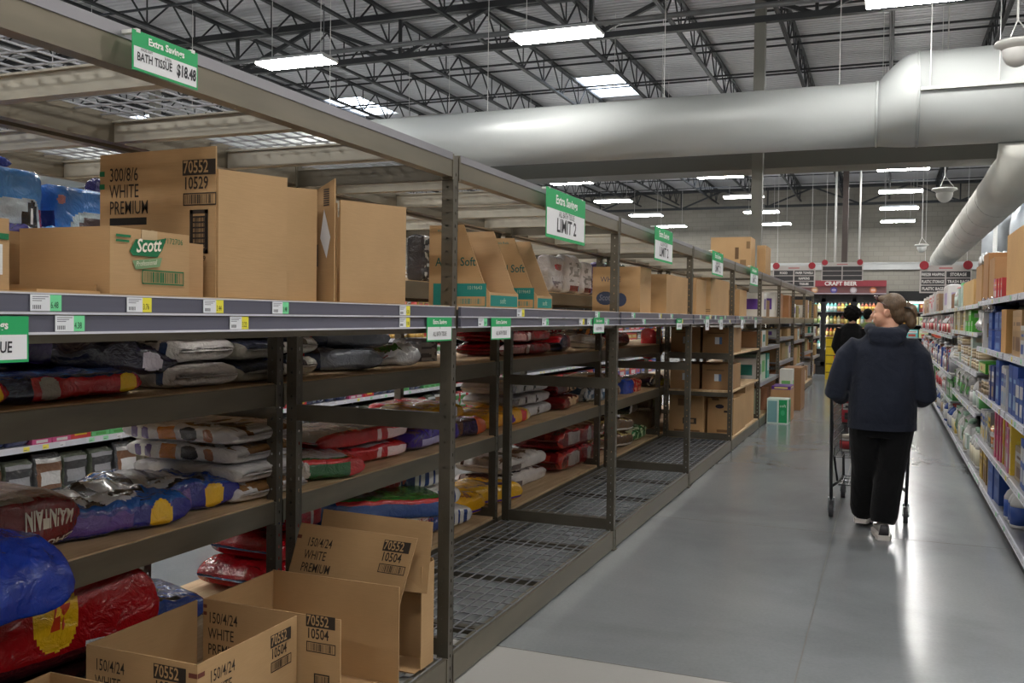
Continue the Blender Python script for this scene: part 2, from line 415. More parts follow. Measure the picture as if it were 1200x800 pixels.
# dome cameras
def dome(x,y,z,lab,s=1):
    t=thing('dome_camera',lab,'camera dome',(x,y,z),group='hanging dome cameras')
    part('bracket_plate',MB().lathe([(.02,.09),(.1,.085),(.19,.075),(.2,.05),(.15,.03),(.13,0)],24),M['white'],t,True)
    part('dome',MB().lathe([(.12,.03)]+[(.13*math.cos(a),-.01-.15*math.sin(a)) for a in [PI/2*k/8 for k in range(9)]],24),M['white'],t,True)
    h=MB(); h.tube([(0,0,.28),(0,0,7.2-z)],.01,6)
    for a in (0,2.1,4.2): h.tube([(.15*math.cos(a),.15*math.sin(a),.08),(0,0,.28)],.006,5)
    part('hanger',h,M['white'],t)
dome(2.68,10,4.07,'white ceiling dome camera in front of the large duct, nearest of three')
dome(2.43,17,3.62,'white dome camera hanging left of the pale tubular duct')
dome(2.49,30,3.68,'small white dome camera hanging far away before the block wall')
# ------------------------------------------------------------------ steel shelving racks
Y0=3.3507; BAY=2.44; NB=9
def post_mesh(h=2.13,w=.05):
    m=MB(); t=.003; p=.0508; n=int(h/p)
    def perf(o,u,v,nrm,r,slot=1.0):
        # perforated strip: o corner, u width vector, v up
        o=Vector(o);u=Vector(u);v=Vector(v);nrm=Vector(nrm)
        for i in range(n):
            b=o+v*(i*p); c=b+u*.5+v*(p/2)
            q=[b,b+u,b+u+v*p,b+v*p]; ul=u.length/2
            hole=[c+u.normalized()*(r*math.cos(a))+v*(r*slot*math.sin(a)) for a in [-PI*3/4+PI/4*k for k in range(8)]]
            # outer points matched to the hole octagon
            outp=[q[0],(q[0]+q[1])/2,q[1],(q[1]+q[2])/2,q[2],(q[2]+q[3])/2,q[3],(q[3]+q[0])/2]
            m.add(outp+hole,[(k,(k+1)%8,8+(k+1)%8,8+k) for k in range(8)])
        m.quad(o+v*(n*p),u,v*(h-n*p))
    perf((-w,0,0),(w,0,0),(0,0,1),(0,-1,0),.0055)
    perf((0,0,0),(0,w*.9,0),(0,0,1),(1,0,0),.004,2.0)
    perf((-w,0,0),(0,w*.9,0),(0,0,1),(1,0,0),.004,2.0)
    m.box(-w,-w+.012,w*.9-t,w*.9,0,h); m.box(-.012,0,w*.9-t,w*.9,0,h)
    m.box(-w-.015,.012,-.015,w,-0.0,.006)
    return m.mesh('upright',M['steel_dark'])
PM=post_mesh()
def beam_mb(L,h=.09,d=.04):
    m=MB(); m.box(-d,0,.05,L-.004,0,h*.72); m.box(-d,-.012,.05,L-.004,h*.72,h)
    m.box(-d-.002,.004,.047,.06,-.01,h+.005); m.box(-d-.002,.004,L-.012,L-.001,-.01,h+.005)
    return m
def beam_full(L,h=.09,d=.045):
    m=MB(); m.box(-d,0,.05,L-.004,0,h); m.box(-d,-.0,.05,L-.004,h,h+.002)
    m.box(-d-.002,.003,.047,.058,-.01,h+.0); m.box(-d-.002,.003,L-.012,L-.001,-.01,h+.0)
    return m
BM=beam_full(BAY).mesh('beam',M['steel'])
BML=beam_full(BAY,.11).mesh('beam',M['steel'])
D1=.78
def wires(w,L,zz=0):
    m=MB(); r=.003
    n=int(w/.062)
    for i in range(n+1):
        x=-w+i*w/n; m.box(x-r,x+r,0,L,zz,zz+.005)
    k=int(L/.1)
    for i in range(k+1):
        y=i*L/k; m.box(-w,0,y-r,y+r,zz-.005,zz)
    return m.mesh('wire_deck',M['wire'])
WD=wires(D1-.03,BAY-.06)
CB=MB().box(-D1+.045,-.045,-.02,.02,0,.065).box(-D1+.045,-.045,-.03,.03,.06,.066).mesh('deck_bar',M['deck_bar'])
SM=MB().box(-D1+.05,-.045,.002,.03,0,.068).mesh('strut',M['steel_dark'])
def rack(x,label,front):
    t=thing('steel_shelving_rack',label,'shelving rack',(x,Y0-BAY,0))
    for i in range(0,NB+1):
        yy=i*BAY
        part('upright',PM,None,t,loc=(0,yy,0)); part('upright',PM,None,t,loc=(-D1+.05,yy,0))
        for z in (.13,1.04,2.035): part('strut',SM,None,t,loc=(0,yy,z))
    for i in range(0,NB):
        yy=i*BAY
        for xx in (0,-D1+.045):
            bb=part('beam',BM,None,t,loc=(xx,yy,2.045))
            if front and xx==0: part('beam_cap',MB().box(-.01,.003,.06,BAY-.014,.066,.094),M['cap'],bb)
        if i<5 or not front:
            part('wire_deck',WD,None,t,loc=(-.015,yy+.03,2.125))
        for k in range(4): part('deck_bar',CB,None,t,loc=(0,yy+.33+.56*k,2.045))
        part('beam',BML,None,t,loc=(0,yy,.012)); part('beam',BML,None,t,loc=(-D1+.045,yy,.012))
        if front:
            if i<4: part('wire_deck',WD,None,t,loc=(-.015,yy+.03,.128))
            else: part('shelf_board',MB().box(-D1+.02,-.01,.02,BAY-.02,.122,.14),M['ply'],t,loc=(0,yy,0))
            for k in range(3): part('deck_bar',MB().box(-D1+.045,-.045,-.02,.02,0,.03),M['steel_dark'],t,loc=(0,yy+.4+.8*k,.09))
            part('beam',BM,None,t,loc=(-.012,yy,1.43)); part('beam',BM,None,t,loc=(-D1+.045,yy,1.43))
            part('shelf_board',MB().box(-D1+.02,-.008,.004,BAY-.004,1.521,1.537),M['ply'],t,loc=(0,yy,0))
        else:
            part('shelf_board',MB().box(-D1-.0,-.01,.01,BAY-.01,.124,.142),M['ply'],t,loc=(0,yy,0))
            for z in (.592,1.098,1.592):
                part('beam',BM,None,t,loc=(0,yy,z)); part('beam',BM,None,t,loc=(-D1+.045,yy,z))
                part('shelf_board',MB().box(-D1+.0,-.01,.004,BAY-.004,z+.082,z+.098),M['ply'],t,loc=(0,yy,0))
    return t
rackA=rack(0,'empty-looking steel shelving rack facing the aisle, with a grey price rail',True)
rackB=rack(-.83,'steel shelving rack with plywood shelves of pet food behind the front rack',False)
# price rail with tags, per bay, part of the front rack
def rail(i):
    yy=i*BAY
    m=MB(); m.box(0,.012,.055,BAY-.006,1.453,1.488); m.box(0,.012,.055,BAY-.006,1.496,1.532)
    r=part('price_rail',m,M['rail'],rackA,loc=(.002,yy,0))
    e=MB()
    for z in (1.449,1.490): e.box(0,.018,.055,BAY-.006,z,z+.005)
    e.box(0,.014,.055,BAY-.006,1.531,1.534)
    part('rail_lip',e,M['rail_edge'],r)
    return r
def ptag(r,y,row,price,green=True,w=.075):
    z0=1.455 if row else 1.497; m=MB(); X=.0165
    sp=.62
    m.box(X-.002,X,y,y+w*sp,z0,z0+.033,c=(228,230,236)); m.box(X-.002,X,y+w*sp,y+w,z0,z0+.033,c=(120,222,160) if green else (238,228,70))
    for k in range(3): m.box(X,X+.0003,y+.004,y+w*sp-.008*k-.004,z0+.028-.004*k,z0+.0295-.004*k,c=(120,120,130))
    for k in range(6): m.box(X,X+.0003,y+.005+k*.0035,y+.0065+k*.0035,z0+.004,z0+.012,c=(60,60,70))
    m.text(price,(X+.0006,y+w*sp+.001,z0+.006),(0,1,0),(0,0,1),.019,c=(30,30,34),sx=.6)
    part('price_tag',m,M['paper'],r)
RAILS=[rail(i) for i in range(0,5)]
# ------------------------------------------------------------------ cardboard cartons
INK=(52,44,38); TEAL=(34,128,122); GRN=(30,112,72); BLU=(60,70,96); T5=.005
XU,YU,ZU=(1,0,0),(0,1,0),(0,0,1)
def barcode(m,o,u,w,h,col=INK,border=True,off=(0,0,0),m_=0,seed=1,v=(0,0,1)):
    """o lower-left corner, u unit right, v unit up"""
    r=random.Random(seed); o=Vector(o)+Vector(off); u=Vector(u); v=Vector(v); x=w*.06
    while x<w*.92:
        b=w*r.choice((.012,.02,.035)); m.quad(o+u*x+v*(h*.14),u*b,v*(h*.72),m_,col); x+=b+w*r.choice((.015,.03,.04))
    if border:
        b=h*.09
        m.quad(o,u*w,v*b,m_,col); m.quad(o+v*(h-b),u*w,v*b,m_,col); m.quad(o,u*b,v*h,m_,col); m.quad(o+u*(w-b),u*b,v*h,m_,col)
def boxnum(m,a,b,o,u,v,size,seed=1):
    """two rows of figures, the upper reversed out of a dark block, and a bar code below"""
    o=Vector(o);uu=Vector(u);vv=Vector(v); W=size*2.35
    n=uu.cross(vv).normalized()*.0006
    m.quad(o-vv*size*.12+vv*size*.9-uu*size*.05,uu*(W),vv*size*.88,0,INK)
    m.text(a,o+vv*size*.92+n,u,v,size,c=KRAFT,sx=.72,bold=.015)
    m.text(b,o,u,v,size,c=INK,sx=.72,bold=.015)
    barcode(m,o-vv*size*.95,u,W,size*.72,v=v)
def wallp(m,a,b,z0,z1,z1b=None,t=T5,c=KRAFT,la=None,lb=None):
    """upright cardboard panel from xy a to xy b; z1 top at a, z1b top at b"""
    a=Vector((a[0],a[1],0));b=Vector((b[0],b[1],0)); z1b=z1 if z1b is None else z1b
    n=(b-a).cross(Vector((0,0,1))).normalized()*t
    Z=Vector((0,0,1))
    vs=[a+Z*z0,b+Z*z0,b+Z*z1b,a+Z*z1]; vs+= [p+n for p in vs]
    m.add(vs,[(3,2,1,0),(4,5,6,7),(0,1,5,4),(2,3,7,6),(1,2,6,5),(3,0,4,7)],0,c)
def carton(lab,loc,group=None,name='cardboard_box',cat='box'): return thing(name,lab,cat,loc,group=group)
Z1=1.538
# --- tall box, printed 300/8/6 WHITE PREMIUM
def big_white_premium():
    t=carton('tall cut-open brown carton printed 300/8/6 WHITE PREMIUM on the price-rail shelf',(0,0,Z1))
    x0,x1,y0,y1=-.425,-.03,1.985,2.275; h=.39
    m=MB(); wallp(m,(x0,y0),(x1,y0),0,h,h+.004)
    y=y0-.0062+.0005
    fy=y0-T5-.0015
    fy=y0-.0008; n=-.0
    fy=y0+0; 
    part('panel',m,M['card'],t)
    p=MB(); Y=y0-.0065
    # hand hole: the shade inside it put in as a flat dark patch
    p.add([(x0+.035+.13*i/1,Y+.0012,.195+.02*j) for j in (0,1) for i in (0,1)],[(0,1,3,2)],0,(30,26,24))
    p.text('300/8/6',(x0+.035,Y,.315),XU,ZU,.052,c=INK,sx=.64,bold=.004)
    p.text('WHITE',(x0+.035,Y,.27),XU,ZU,.052,c=INK,sx=.64,bold=.004); p.text('PREMIUM',(x0+.035,Y,.225),XU,ZU,.052,c=INK,sx=.64,bold=.004)
    boxnum(p,'70552','10529',(x0+.29,Y,.285),XU,ZU,.046)
    for z in (.33,.295): p.quad((x0,Y,z),(.018,0,0),(0,0,.014),0,GRN)
    barcode(p,(x0+.312,Y,.115),XU,.06,.115,seed=3)
    for k in range(7): p.quad((x0+.318,Y-.0003,.125+.014*k),(.048,0,0),(0,0,.004),0,INK)
    p.text('99',(x0+.345,Y,.095),XU,ZU,.02,c=INK)
    part('printing',p,M['card'],t)
    m=MB(); wallp(m,(x1,y0),(x1+.008,y1),0,.335,.352); part('panel',m,M['card'],t)
    m=MB(); wallp(m,(x1-.01,y1),(x0,y1),0,.3,.28); wallp(m,(x0,y1),(x0,y0+.01),0,.3,.38); part('panel',m,M['card'],t)
big_white_premium()
def plain_tall(lab,y0,y1,h0,h1,flap=None,x1=-.03,dep=.4):
    t=carton(lab,(0,0,Z1))
    m=MB(); wallp(m,(x1,y0),(x1,y1),0,h0,h1); part('panel',m,M['card'],t)
    m=MB(); wallp(m,(x1-dep,y0),(x1-.006,y0),0,h0*.9,h0*.97); wallp(m,(x1-.006,y1),(x1-dep,y1),0,h1*.97,h1*.9); wallp(m,(x1-dep,y1),(x1-dep,y0),0,h0*.9); part('panel',m,M['card'],t)
    m=MB(); m.box(x1-dep,x1,y0,y1,0,.004,c=KRAFT); part('base',m,M['card'],t)
    return t
plain_tall('plain brown carton wall between the tallest printed carton and the labelled flap',2.285,2.47,.33,.345,x1=-.05)
t=carton('brown carton flap standing edge-on with a tilted white shipping label',(0,0,Z1))
m=MB(); wallp(m,(-.1,2.545),(.0,2.505),0,.35,.382); part('panel',m,M['card'],t)
m=MB(); u=Vector((.1,-.04,0)).normalized(); nn=Vector((u.y,-u.x,0))*.0068; o=Vector((-.1,2.545,0))+nn
m.add([o+u*.035+Vector((0,0,.2)),o+u*.07+Vector((0,0,.135)),o+u*.09+Vector((0,0,.2)),o+u*.055+Vector((0,0,.29))],[(0,1,2,3)],0,(225,225,228))
m.quad(o+u*.004+Vector((0,0,.11)),u*.02,(0,0,.07),0,(60,58,60))
for k in range(8): m.quad(o+u*.052+Vector((0,0,.3+.007*k)),u*.03,(0,0,.004),0,INK)
part('shipping_label',m,M['paper'],t)
plain_tall('wide plain brown carton beside the near front post, left of the teal-printed boxes',2.572,3.01,.325,.35)
# --- Scott box and neighbours
t=carton('small closed brown carton with a green Scott logo on the price-rail shelf',(0,0,Z1))
m=MB(); m.box(-.3,-.022,1.615,1.872,0,.152,c=KRAFT); m.box(-.302,-.02,1.74,1.75,.152,.1535,c=(150,120,84)); m.box(-.0219,-.02,1.71,1.76,.12,.152,c=(190,165,130)); part('body',m,M['card'],t)
m=MB(); X=-.019
m.add([(X,1.672,.1),(X,1.69,.128),(X,1.75,.13),(X,1.79,.138),(X,1.775,.108),(X,1.76,.09),(X,1.68,.09)],[(0,6,5,4,3,2,1)],0,GRN)
m.text('Scott',(X+.001,1.69,.098),(0,1,.1),ZU,.044,c=(238,232,215),shear=.2,bold=.02,sx=.85)
m.add([(X,1.68,.078),(X,1.775,.09),(X,1.768,.068),(X,1.69,.058)],[(0,3,2,1)],0,(120,150,110)); m.text('Professional',(X+.001,1.69,.065),(0,1,.12),ZU,.017,c=(236,230,210),shear=.2,sx=.8)
barcode(m,(X,1.71,.025),YU,.14,.034,GRN)
m.text('1172706',(X,1.78,.125),YU,ZU,.02,c=GRN,sx=.95); m.quad((X,1.63,.13),(0,.045,0),(0,0,.006),0,GRN); m.quad((X,1.63,.119),(0,.04,0),(0,0,.005),0,GRN)
part('printing',m,M['card'],t)
m=MB(); m.box(-.2,-.04,1.885,1.945,0,.135,c=(176,140,100))
solo('cardboard_box',m,M['card'],'small plain brown carton end poking out right of the green-logo carton','box',(0,0,Z1))
t=carton('low open-fronted brown tray carton behind and left of the green-logo carton',(0,0,Z1))
m=MB(); wallp(m,(-.36,1.99),(-.36,1.6),0,.15); part('panel',m,M['card'],t)
m=MB(); wallp(m,(-.36,1.6),(-.5,1.45),0,.15,.16); wallp(m,(-.05,1.6),(-.36,1.6),0,.02); part('panel',m,M['card'],t)
m=MB(); m.box(-.36,-.045,1.44,1.61,0,.005,c=(200,165,120)); part('flap',m,M['card'],t)
m=MB(); m.box(-.4,-.03,1.12,1.362,0,.142,c=KRAFT); m.box(-.0298,-.028,1.2,1.36,.1,.112,c=GRN); m.box(-.0298,-.0275,1.31,1.345,.03,.09,c=(225,225,228))
solo('cardboard_box',m,M['card'],'brown carton cut off by the left picture edge, with a green stripe','box',(0,0,Z1))
# --- Angel Soft style boxes with slanted cut
def slant(lab,y0,y1,xc,hh):
    """near side faces the camera end, cut on a slant down to a low printed lip on the aisle side"""
    t=carton(lab,(0,0,Z1)); x0,x1=-.35,-.05
    def side(y,tt,c=KRAFT):
        return MB().prism([(x0,y,0),(x1,y,0),(x1,y,.066),(x1-.02,y,.085),(xc,y,hh),(x0,y,hh)],(0,0,0),(0,tt,0),0,c)
    part('panel',side(y0,T5),M['card'],t); part('panel',side(y1-T5,T5,(196,162,122)),M['card'],t)
    m=MB(); wallp(m,(x0,y1-T5),(x0,y0+T5),0,hh); m.box(x0,x1,y0,y1,0,.004,c=KRAFT); part('panel',m,M['card'],t)
    m=MB(); m.box(x1-T5,x1,y0+T5,y1-T5,.004,.066,c=KRAFT); part('lip',m,M['card'],t)
    p=MB(); Y=y0-.001
    p.quad((x0+.02,Y,0),(.265,0,0),(0,0,.105),0,TEAL); p.quad((x0+.13,Y-.0004,.004),(.15,0,0),(0,0,.042),0,KRAFT); barcode(p,(x0+.135,Y-.0006,.008),XU,.14,.034,TEAL,False)
    p.text('1019643',(x0+.19,Y-.0005,.078),XU,ZU,.024,c=(170,190,170),sx=.9)
    p.text('Angel Soft',(x0+.03,Y,.185),XU,ZU,.055,c=(40,96,92),sx=.88,bold=.01)
    p.text('4 Double Rolls',(x0+.04,Y,hh-.03),XU,ZU,.017,c=TEAL,sx=1.0)
    X=x1+.001; W=y1-y0
    p.quad((X,y0+.012,.004),(0,W-.024,0),(0,0,.05),0,TEAL); p.text('soft',(X+.0004,y0+W*.35,.018),YU,ZU,.035,c=(170,190,170),sx=1.3)
    part('printing',p,M['card'],t)
slant('slant-cut brown carton with teal print reading Angel Soft, behind the near front post',3.84,4.19,-.18,.37)
slant('slant-cut brown carton with teal print, farther of the two teal-printed boxes',4.45,4.685,-.18,.36)
# --- cartons on the rail shelf further along
def shelf_carton(lab,x0,x1,y0,y1,h,z=Z1,prints=(),c=KRAFT,openz=False,name='cardboard_box',group=None):
    m=MB(); m.box(x0,x1,y0,y1,0,h,c=c); m.box(x0,x1,(y0+y1)/2-.02,(y0+y1)/2+.02,h,h+.0012,c=tuple(int(v*.93) for v in c))
    for fn in prints: fn(m)
    return solo(name,m,M['card'],lab,'box',(0,0,z),group=group)
def p_cot(m):
    Y=6.62-.0012
    for k,(a,b) in enumerate(((-.27,.1),(-.2,.075))): m.disc((-.32+k*.11,Y,.1-k*.01),(.07-k*.02,0,0),(0,0,.05),14,0,BLU)
    m.text('Scott',(-.37,Y-.0006,.085),XU,ZU,.06,c=(120,124,140),shear=.2,bold=.02,sx=.8); m.text('WHITE',(-.36,Y,.22),XU,ZU,.055,c=BLU,sx=.9)
shelf_carton('brown carton with blue printed ovals on the price-rail shelf, third bay',-.42,-.06,6.62,6.95,.33,prints=[p_cot])
shelf_carton('plain brown carton just behind the one with blue ovals',-.36,-.03,7.35,8.2,.31)
def codes(y,x,z,n=3):
    def f(m):
        for k in range(n): m.quad((x,y-.001,z+.018*k),(.1,0,0),(0,0,.008),0,(120,96,70))
    return f
shelf_carton('pair-height brown carton on the rail shelf behind the third front post',-.5,-.05,8.7,9.2,.33,prints=[codes(8.7,-.48,.26)])
shelf_carton('wide brown carton on the rail shelf before the fourth front post',-.33,-.04,9.4,10.55,.37,prints=[codes(9.4,-.3,.29),codes(9.4,-.14,.03,2)])
shelf_carton('tall slim brown carton on the rail shelf after the fourth post, nearer one',-.55,-.28,10.9,11.6,.3,prints=[codes(10.9,-.5,.24)])
shelf_carton('tall slim brown carton on the rail shelf after the fourth post, farther one',-.3,-.03,11.3,11.9,.31,prints=[codes(11.3,-.2,.25)])
shelf_carton('low brown carton stacked on top of the rear rail-shelf carton',-.6,-.3,12.0,12.9,.42,prints=[codes(12.0,-.55,.36)])
# box standing on the very top of the rack
def p_top(m):
    m.quad((-.62,12.999,.06),(.07,0,0),(0,0,.22),0,(140,112,80)); m.quad((-.35,12.999,.18),(.05,0,0),(0,0,.16),0,(110,84,58)); m.quad((-.28,12.999,.05),(.08,0,0),(0,0,.12),0,(140,112,80)); m.quad((-.2,12.999,.32),(.05,0,0),(0,0,.1),0,(140,112,80))
    m.disc((-.44,12.999,.1),(.04,0,0),(0,0,.03),10,0,(190,110,80))
shelf_carton('large upright brown carton standing on the very top of the rack by the column',-.68,-.14,13.0,13.45,.48,2.135,prints=[p_top],c=(196,160,116))
shelf_carton('torn brown carton on the rack top, just right of the large upright one',-.12,.0,13.5,14.1,.4,2.135,c=(196,160,116))
# mid shelves of bays beyond the fourth front post
for k,(zz,lo) in enumerate(((.66,'lower'),(1.085,'upper'))):
    m=MB(); m.box(-D1+.03,-.01,10.72,13.06,zz,zz+.02); part('shelf_board',m,M['ply'],rackA,loc=(0,-(Y0-BAY),0))
    m=MB(); m.box(-D1+.03,-.0,10.72,10.76,zz-.05,zz); part('beam',m,M['steel_dark'],rackA,loc=(0,-(Y0-BAY),0))
    for x0,x1,side in ((-.74,-.4,'left'),(-.37,-.03,'right')):
        def pr_(m,x0=x0,x1=x1):
            Y=10.83; m.quad((x0+.14,Y-.001,.1),(.05,0,0),(0,0,.08),0,(205,215,225)); m.quad((x0+.19,Y-.001,.1),(.03,0,0),(0,0,.08),0,(90,120,170)); m.quad((x0+.05,Y-.001,.22),(.2,0,0),(0,0,.012),0,(120,96,70))
        shelf_carton('brown carton on the %s middle shelf beyond the fourth front post, %s one'%(lo,side),x0,x1,10.83,11.5,.29,zz+.021,prints=[pr_],c=(160,126,90))
def p_low(m):
    Y=10.9-.001; m.quad((-.6,Y,.12),(.16,0,0),(0,0,.07),0,(70,62,56)); m.quad((-.57,Y-.0004,.135),(.1,0,0),(0,0,.04),0,(160,130,96)); m.quad((-.66,Y,.33),(.12,0,0),(0,0,.08),0,(120,92,66)); m.quad((-.7,Y,.03),(.3,0,0),(0,0,.02),0,(120,92,66))
shelf_carton('big brown carton on the bottom deck with a dark printed label, past the fourth post',-.76,-.36,10.9,11.8,.5,.145,prints=[p_low])
def p_low2(m):
    Y=11.0-.001; m.disc((-.19,Y,.33),(.05,0,0),(0,0,.025),12,0,(50,46,60)); m.quad((-.28,Y,.4),(.08,0,0),(0,0,.03),0,(110,86,60)); m.quad((-.14,Y,.26),(.07,0,0),(0,0,.025),0,(60,52,50)); m.quad((-.22,Y,.03),(.15,0,0),(0,0,.03),0,(120,92,66))
shelf_carton('brown carton with an oval logo on the bottom deck, aisle-side front',-.33,-.03,11.0,12.0,.42,.145,prints=[p_low2])
shelf_carton('taller brown carton on the bottom deck behind the oval-logo carton',-.42,-.05,12.1,12.95,.52,.145)
# --- cartons on the bottom deck in front
ZB=.137
def open_box(lab,x0,x1,y0,y1,h,walls='flbr',c=KRAFT,hf=None,group=None):
    t=carton(lab,(0,0,ZB)); H=dict(f=h,l=h,b=h,r=h); H.update(hf or {})
    m=MB(); m.box(x0,x1,y0,y1,0,.005,c=c); part('base',m,M['card'],t)
    if 'f' in walls: m=MB(); wallp(m,(x0,y0+T5),(x1,y0+T5),.005,H['f']); part('panel',m,M['card'],t)
    if 'b' in walls: m=MB(); wallp(m,(x1,y1-T5),(x0,y1-T5),.005,H['b']); part('panel',m,M['card'],t)
    if 'l' in walls: m=MB(); wallp(m,(x0+T5,y1-T5),(x0+T5,y0+T5),.005,H['l']); part('panel',m,M['card'],t)
    if 'r' in walls: m=MB(); wallp(m,(x1-T5,y0+T5),(x1-T5,y1-T5),.005,H['r']); part('panel',m,M['card'],t)
    return t
hP=.5-ZB
P=open_box('open brown carton printed 150/4/24 WHITE, front one of the bottom-deck pair',-.6,-.185,2.1,2.585,hP,'flr')
m=MB(); Y=2.1-.0008
def wp(m,o,u,v,s): 
    o=Vector(o);v3=Vector(v)
    m.text('150/4/24',o,u,v,s,c=INK,sx=.64,bold=.004); m.text('WHITE',o-v3*s*1.0,u,v,s,c=INK,sx=.64,bold=.004); m.text('PREMIUM',o-v3*s*2.0,u,v,s,c=INK,sx=.64,bold=.004)
wp(m,(-.565,Y,hP-.07),XU,ZU,.05); boxnum(m,'70552','10504',(-.34,Y,hP-.1),XU,ZU,.05)
X=-.185+.0012
m.quad((X,2.1,hP-.04),(0,.03,0),(0,0,.014),0,(110,60,50)); m.quad((-.215,Y,hP-.04),(.03,0,0),(0,0,.014),0,(110,60,50))
wp(m,(X,2.15,hP-.07),YU,ZU,.05); boxnum(m,'70552','10504',(X,2.44,hP-.1),YU,ZU,.046)
part('printing',m,M['card'],P)
Q=open_box('open brown carton behind the front one, tall bare inner back wall showing',-.587,-.03,2.6,3.0,hP,'flb',hf=dict(b=hP+.003))
m=MB(); Y=2.6-.0008
wp(m,(-.565,Y,hP-.08),XU,ZU,.055); boxnum(m,'70552','10504',(-.16,Y,hP-.075),XU,ZU,.048)
for z in (.03,.055): m.quad((-.585,Y,hP-z),(.015,0,0),(0,0,.012),0,(110,60,50))
barcode(m,(-.13,Y,hP-.24),XU,.06,.05,seed=5)
part('printing',m,M['card'],Q)
S_=open_box('brown carton rim at the bottom left corner of the picture',-.52,-.12,1.45,1.9,hP,'flbr')
# leaning flap box with WHITE PREMIUM
R=carton('brown carton with tall flap leaning forward, printed 150/4/24 WHITE PREMIUM 70552',(0,0,ZB))
def lean(p0,p1,p2,p3,prints=None,c=KRAFT,name='flap'):
    """panel with corners bottom-left, bottom-right, top-right, top-left"""
    p0,p1,p2,p3=[Vector(p) for p in (p0,p1,p2,p3)]; n=(p1-p0).cross(p3-p0).normalized()*T5
    m=MB(); m.prism([p0,p1,p2,p3],(0,0,0),-n,0,c); part(name,m,M['card'],R)
    if prints:
        m=MB(); prints(m,p3+n*.2,(p2-p3).normalized(),(p3-p0).normalized(),(p2-p3).length); part('printing',m,M['card'],R)
def pr_lean(m,o,u,v,w):
    wp(m,o+u*.05-v*.085,u,v,.05); boxnum(m,'70552','10504',o+u*(w-.13)-v*.1,u,v,.048)
    m.quad(o-v*.06,u*.02,v*.014,0,(110,60,50))
lean((-.63,3.015,.01),(-.12,3.015,.01),(-.012,3.1,.524),(-.528,3.1,.534),pr_lean)
lean((-.5,3.14,.3),(.0,3.16,.3),(.002,3.2,.567),(-.49,3.2,.573))
m=MB(); wallp(m,(-.62,3.27),(-.03,3.27),0,.41); part('panel',m,M['card'],R)
m=MB(); wallp(m,(-.03,3.165),(-.03,3.27),0,.4); m.box(-.62,-.03,3.12,3.27,0,.004,c=KRAFT); part('panel',m,M['card'],R)
# ------------------------------------------------------------------ hanging price signs
GREEN=(34,166,98)
def sign(lab,y0,y1,zt,zb,lines,x=.045,name='price_sign',hang=True):
    t=thing(name,lab,'sign',(x,(y0+y1)/2,zt)); W=y1-y0; H=zt-zb
    m=MB(); m.box(-.002,0,-W/2,W/2,-H,0,c=GREEN); b=W*.02
    m.box(0,.0006,-W/2+b,W/2-b,-H+b*1.3,-H*.4,c=(232,232,236)); part('card',m,M['paper'],t)
    m=MB(); X=.0012
    m.text('Extra Savings',(X,0,-H*.27),YU,ZU,H*.25,c=(240,244,240),align='CENTER',bold=.03,sx=W/H*.42)
    for s,yy,zz,sz,sx,bd in lines: m.text(s,(X,yy*W,-H*zz),YU,ZU,H*sz,c=(36,36,44),align='CENTER',sx=sx*W/H,bold=bd,shear=.05)
    part('lettering',m,M['paper'],t)
    if x<.04: return t
    m=MB()
    for s in (-1,1): m.box(-.043,.001,s*W*.42-.006,s*W*.42+.006,-.004,.004)
    part('clip',m,M['white'],t); return t
sign('green and white sign reading BATH TISSUE $18.48 on the top beam',1.612,1.822,2.122,2.034,[('BATH TISSUE',-.18,.74,.3,.3,.02),('$18.48',.31,.78,.42,.27,.035),('ANGEL SOFT',-.3,.48,.1,.3,.01),('36 ROLL',.02,.5,.1,.3,.01)])
limit=[('ALL BATH TISSUE',0,.53,.17,.3,.01),('LIMIT 2',0,.84,.4,.4,.02)]
sign('large green and white LIMIT 2 sign on the top beam, nearest of four',4.307,4.94,2.135,1.89,limit)
sign('green and white LIMIT 2 sign on the top beam, second from the camera',6.6,7.2,2.16,1.915,limit)
sign('green and white LIMIT 2 sign on the top beam, third from the camera',8.97,9.6,2.15,1.92,limit)
sign('small-looking LIMIT 2 sign on the top beam, farthest of four',11.64,12.35,2.15,1.918,limit)
low=[('ALL BATH TISSUE',0,.78,.26,.27,.015),('2/$',0,.47,.12,.3,.0)]
sign('green price sign reading TISSUE cut by the left edge, on the price rail',1.15,1.361,1.486,1.396,[('BATH TISSUE',0,.78,.34,.32,.02)],x=.024)
sign('green ALL BATH TISSUE sign on the price rail beside the near front post',3.09,3.3,1.49,1.4,low,x=.024)
sign('green ALL BATH TISSUE sign on the price rail, right of the near front post',3.695,3.918,1.49,1.395,low,x=.024)
sign('small green sign on the price rail before the second front post',5.2,5.42,1.495,1.404,low,x=.024)
sign('tiny green and white sign on the price rail before the third front post',7.5,7.71,1.495,1.405,low,x=.024)
for y,lab in ((8.9,'first'),(9.7,'second'),(11.2,'third'),(12.4,'fourth')):
    m=MB(); m.box(0,.002,-.09,.09,-.13,0,c=(226,228,232)); m.box(.002,.0026,-.09,.09,-.03,0,c=(120,200,150)); m.text('2/$',(.003,0,-.1),YU,ZU,.06,c=(40,40,50),align='CENTER')
    solo('price_card',m,M['paper'],'small white card hanging under the far price rail, %s past the third post'%lab,'card',(.02,y,1.52))
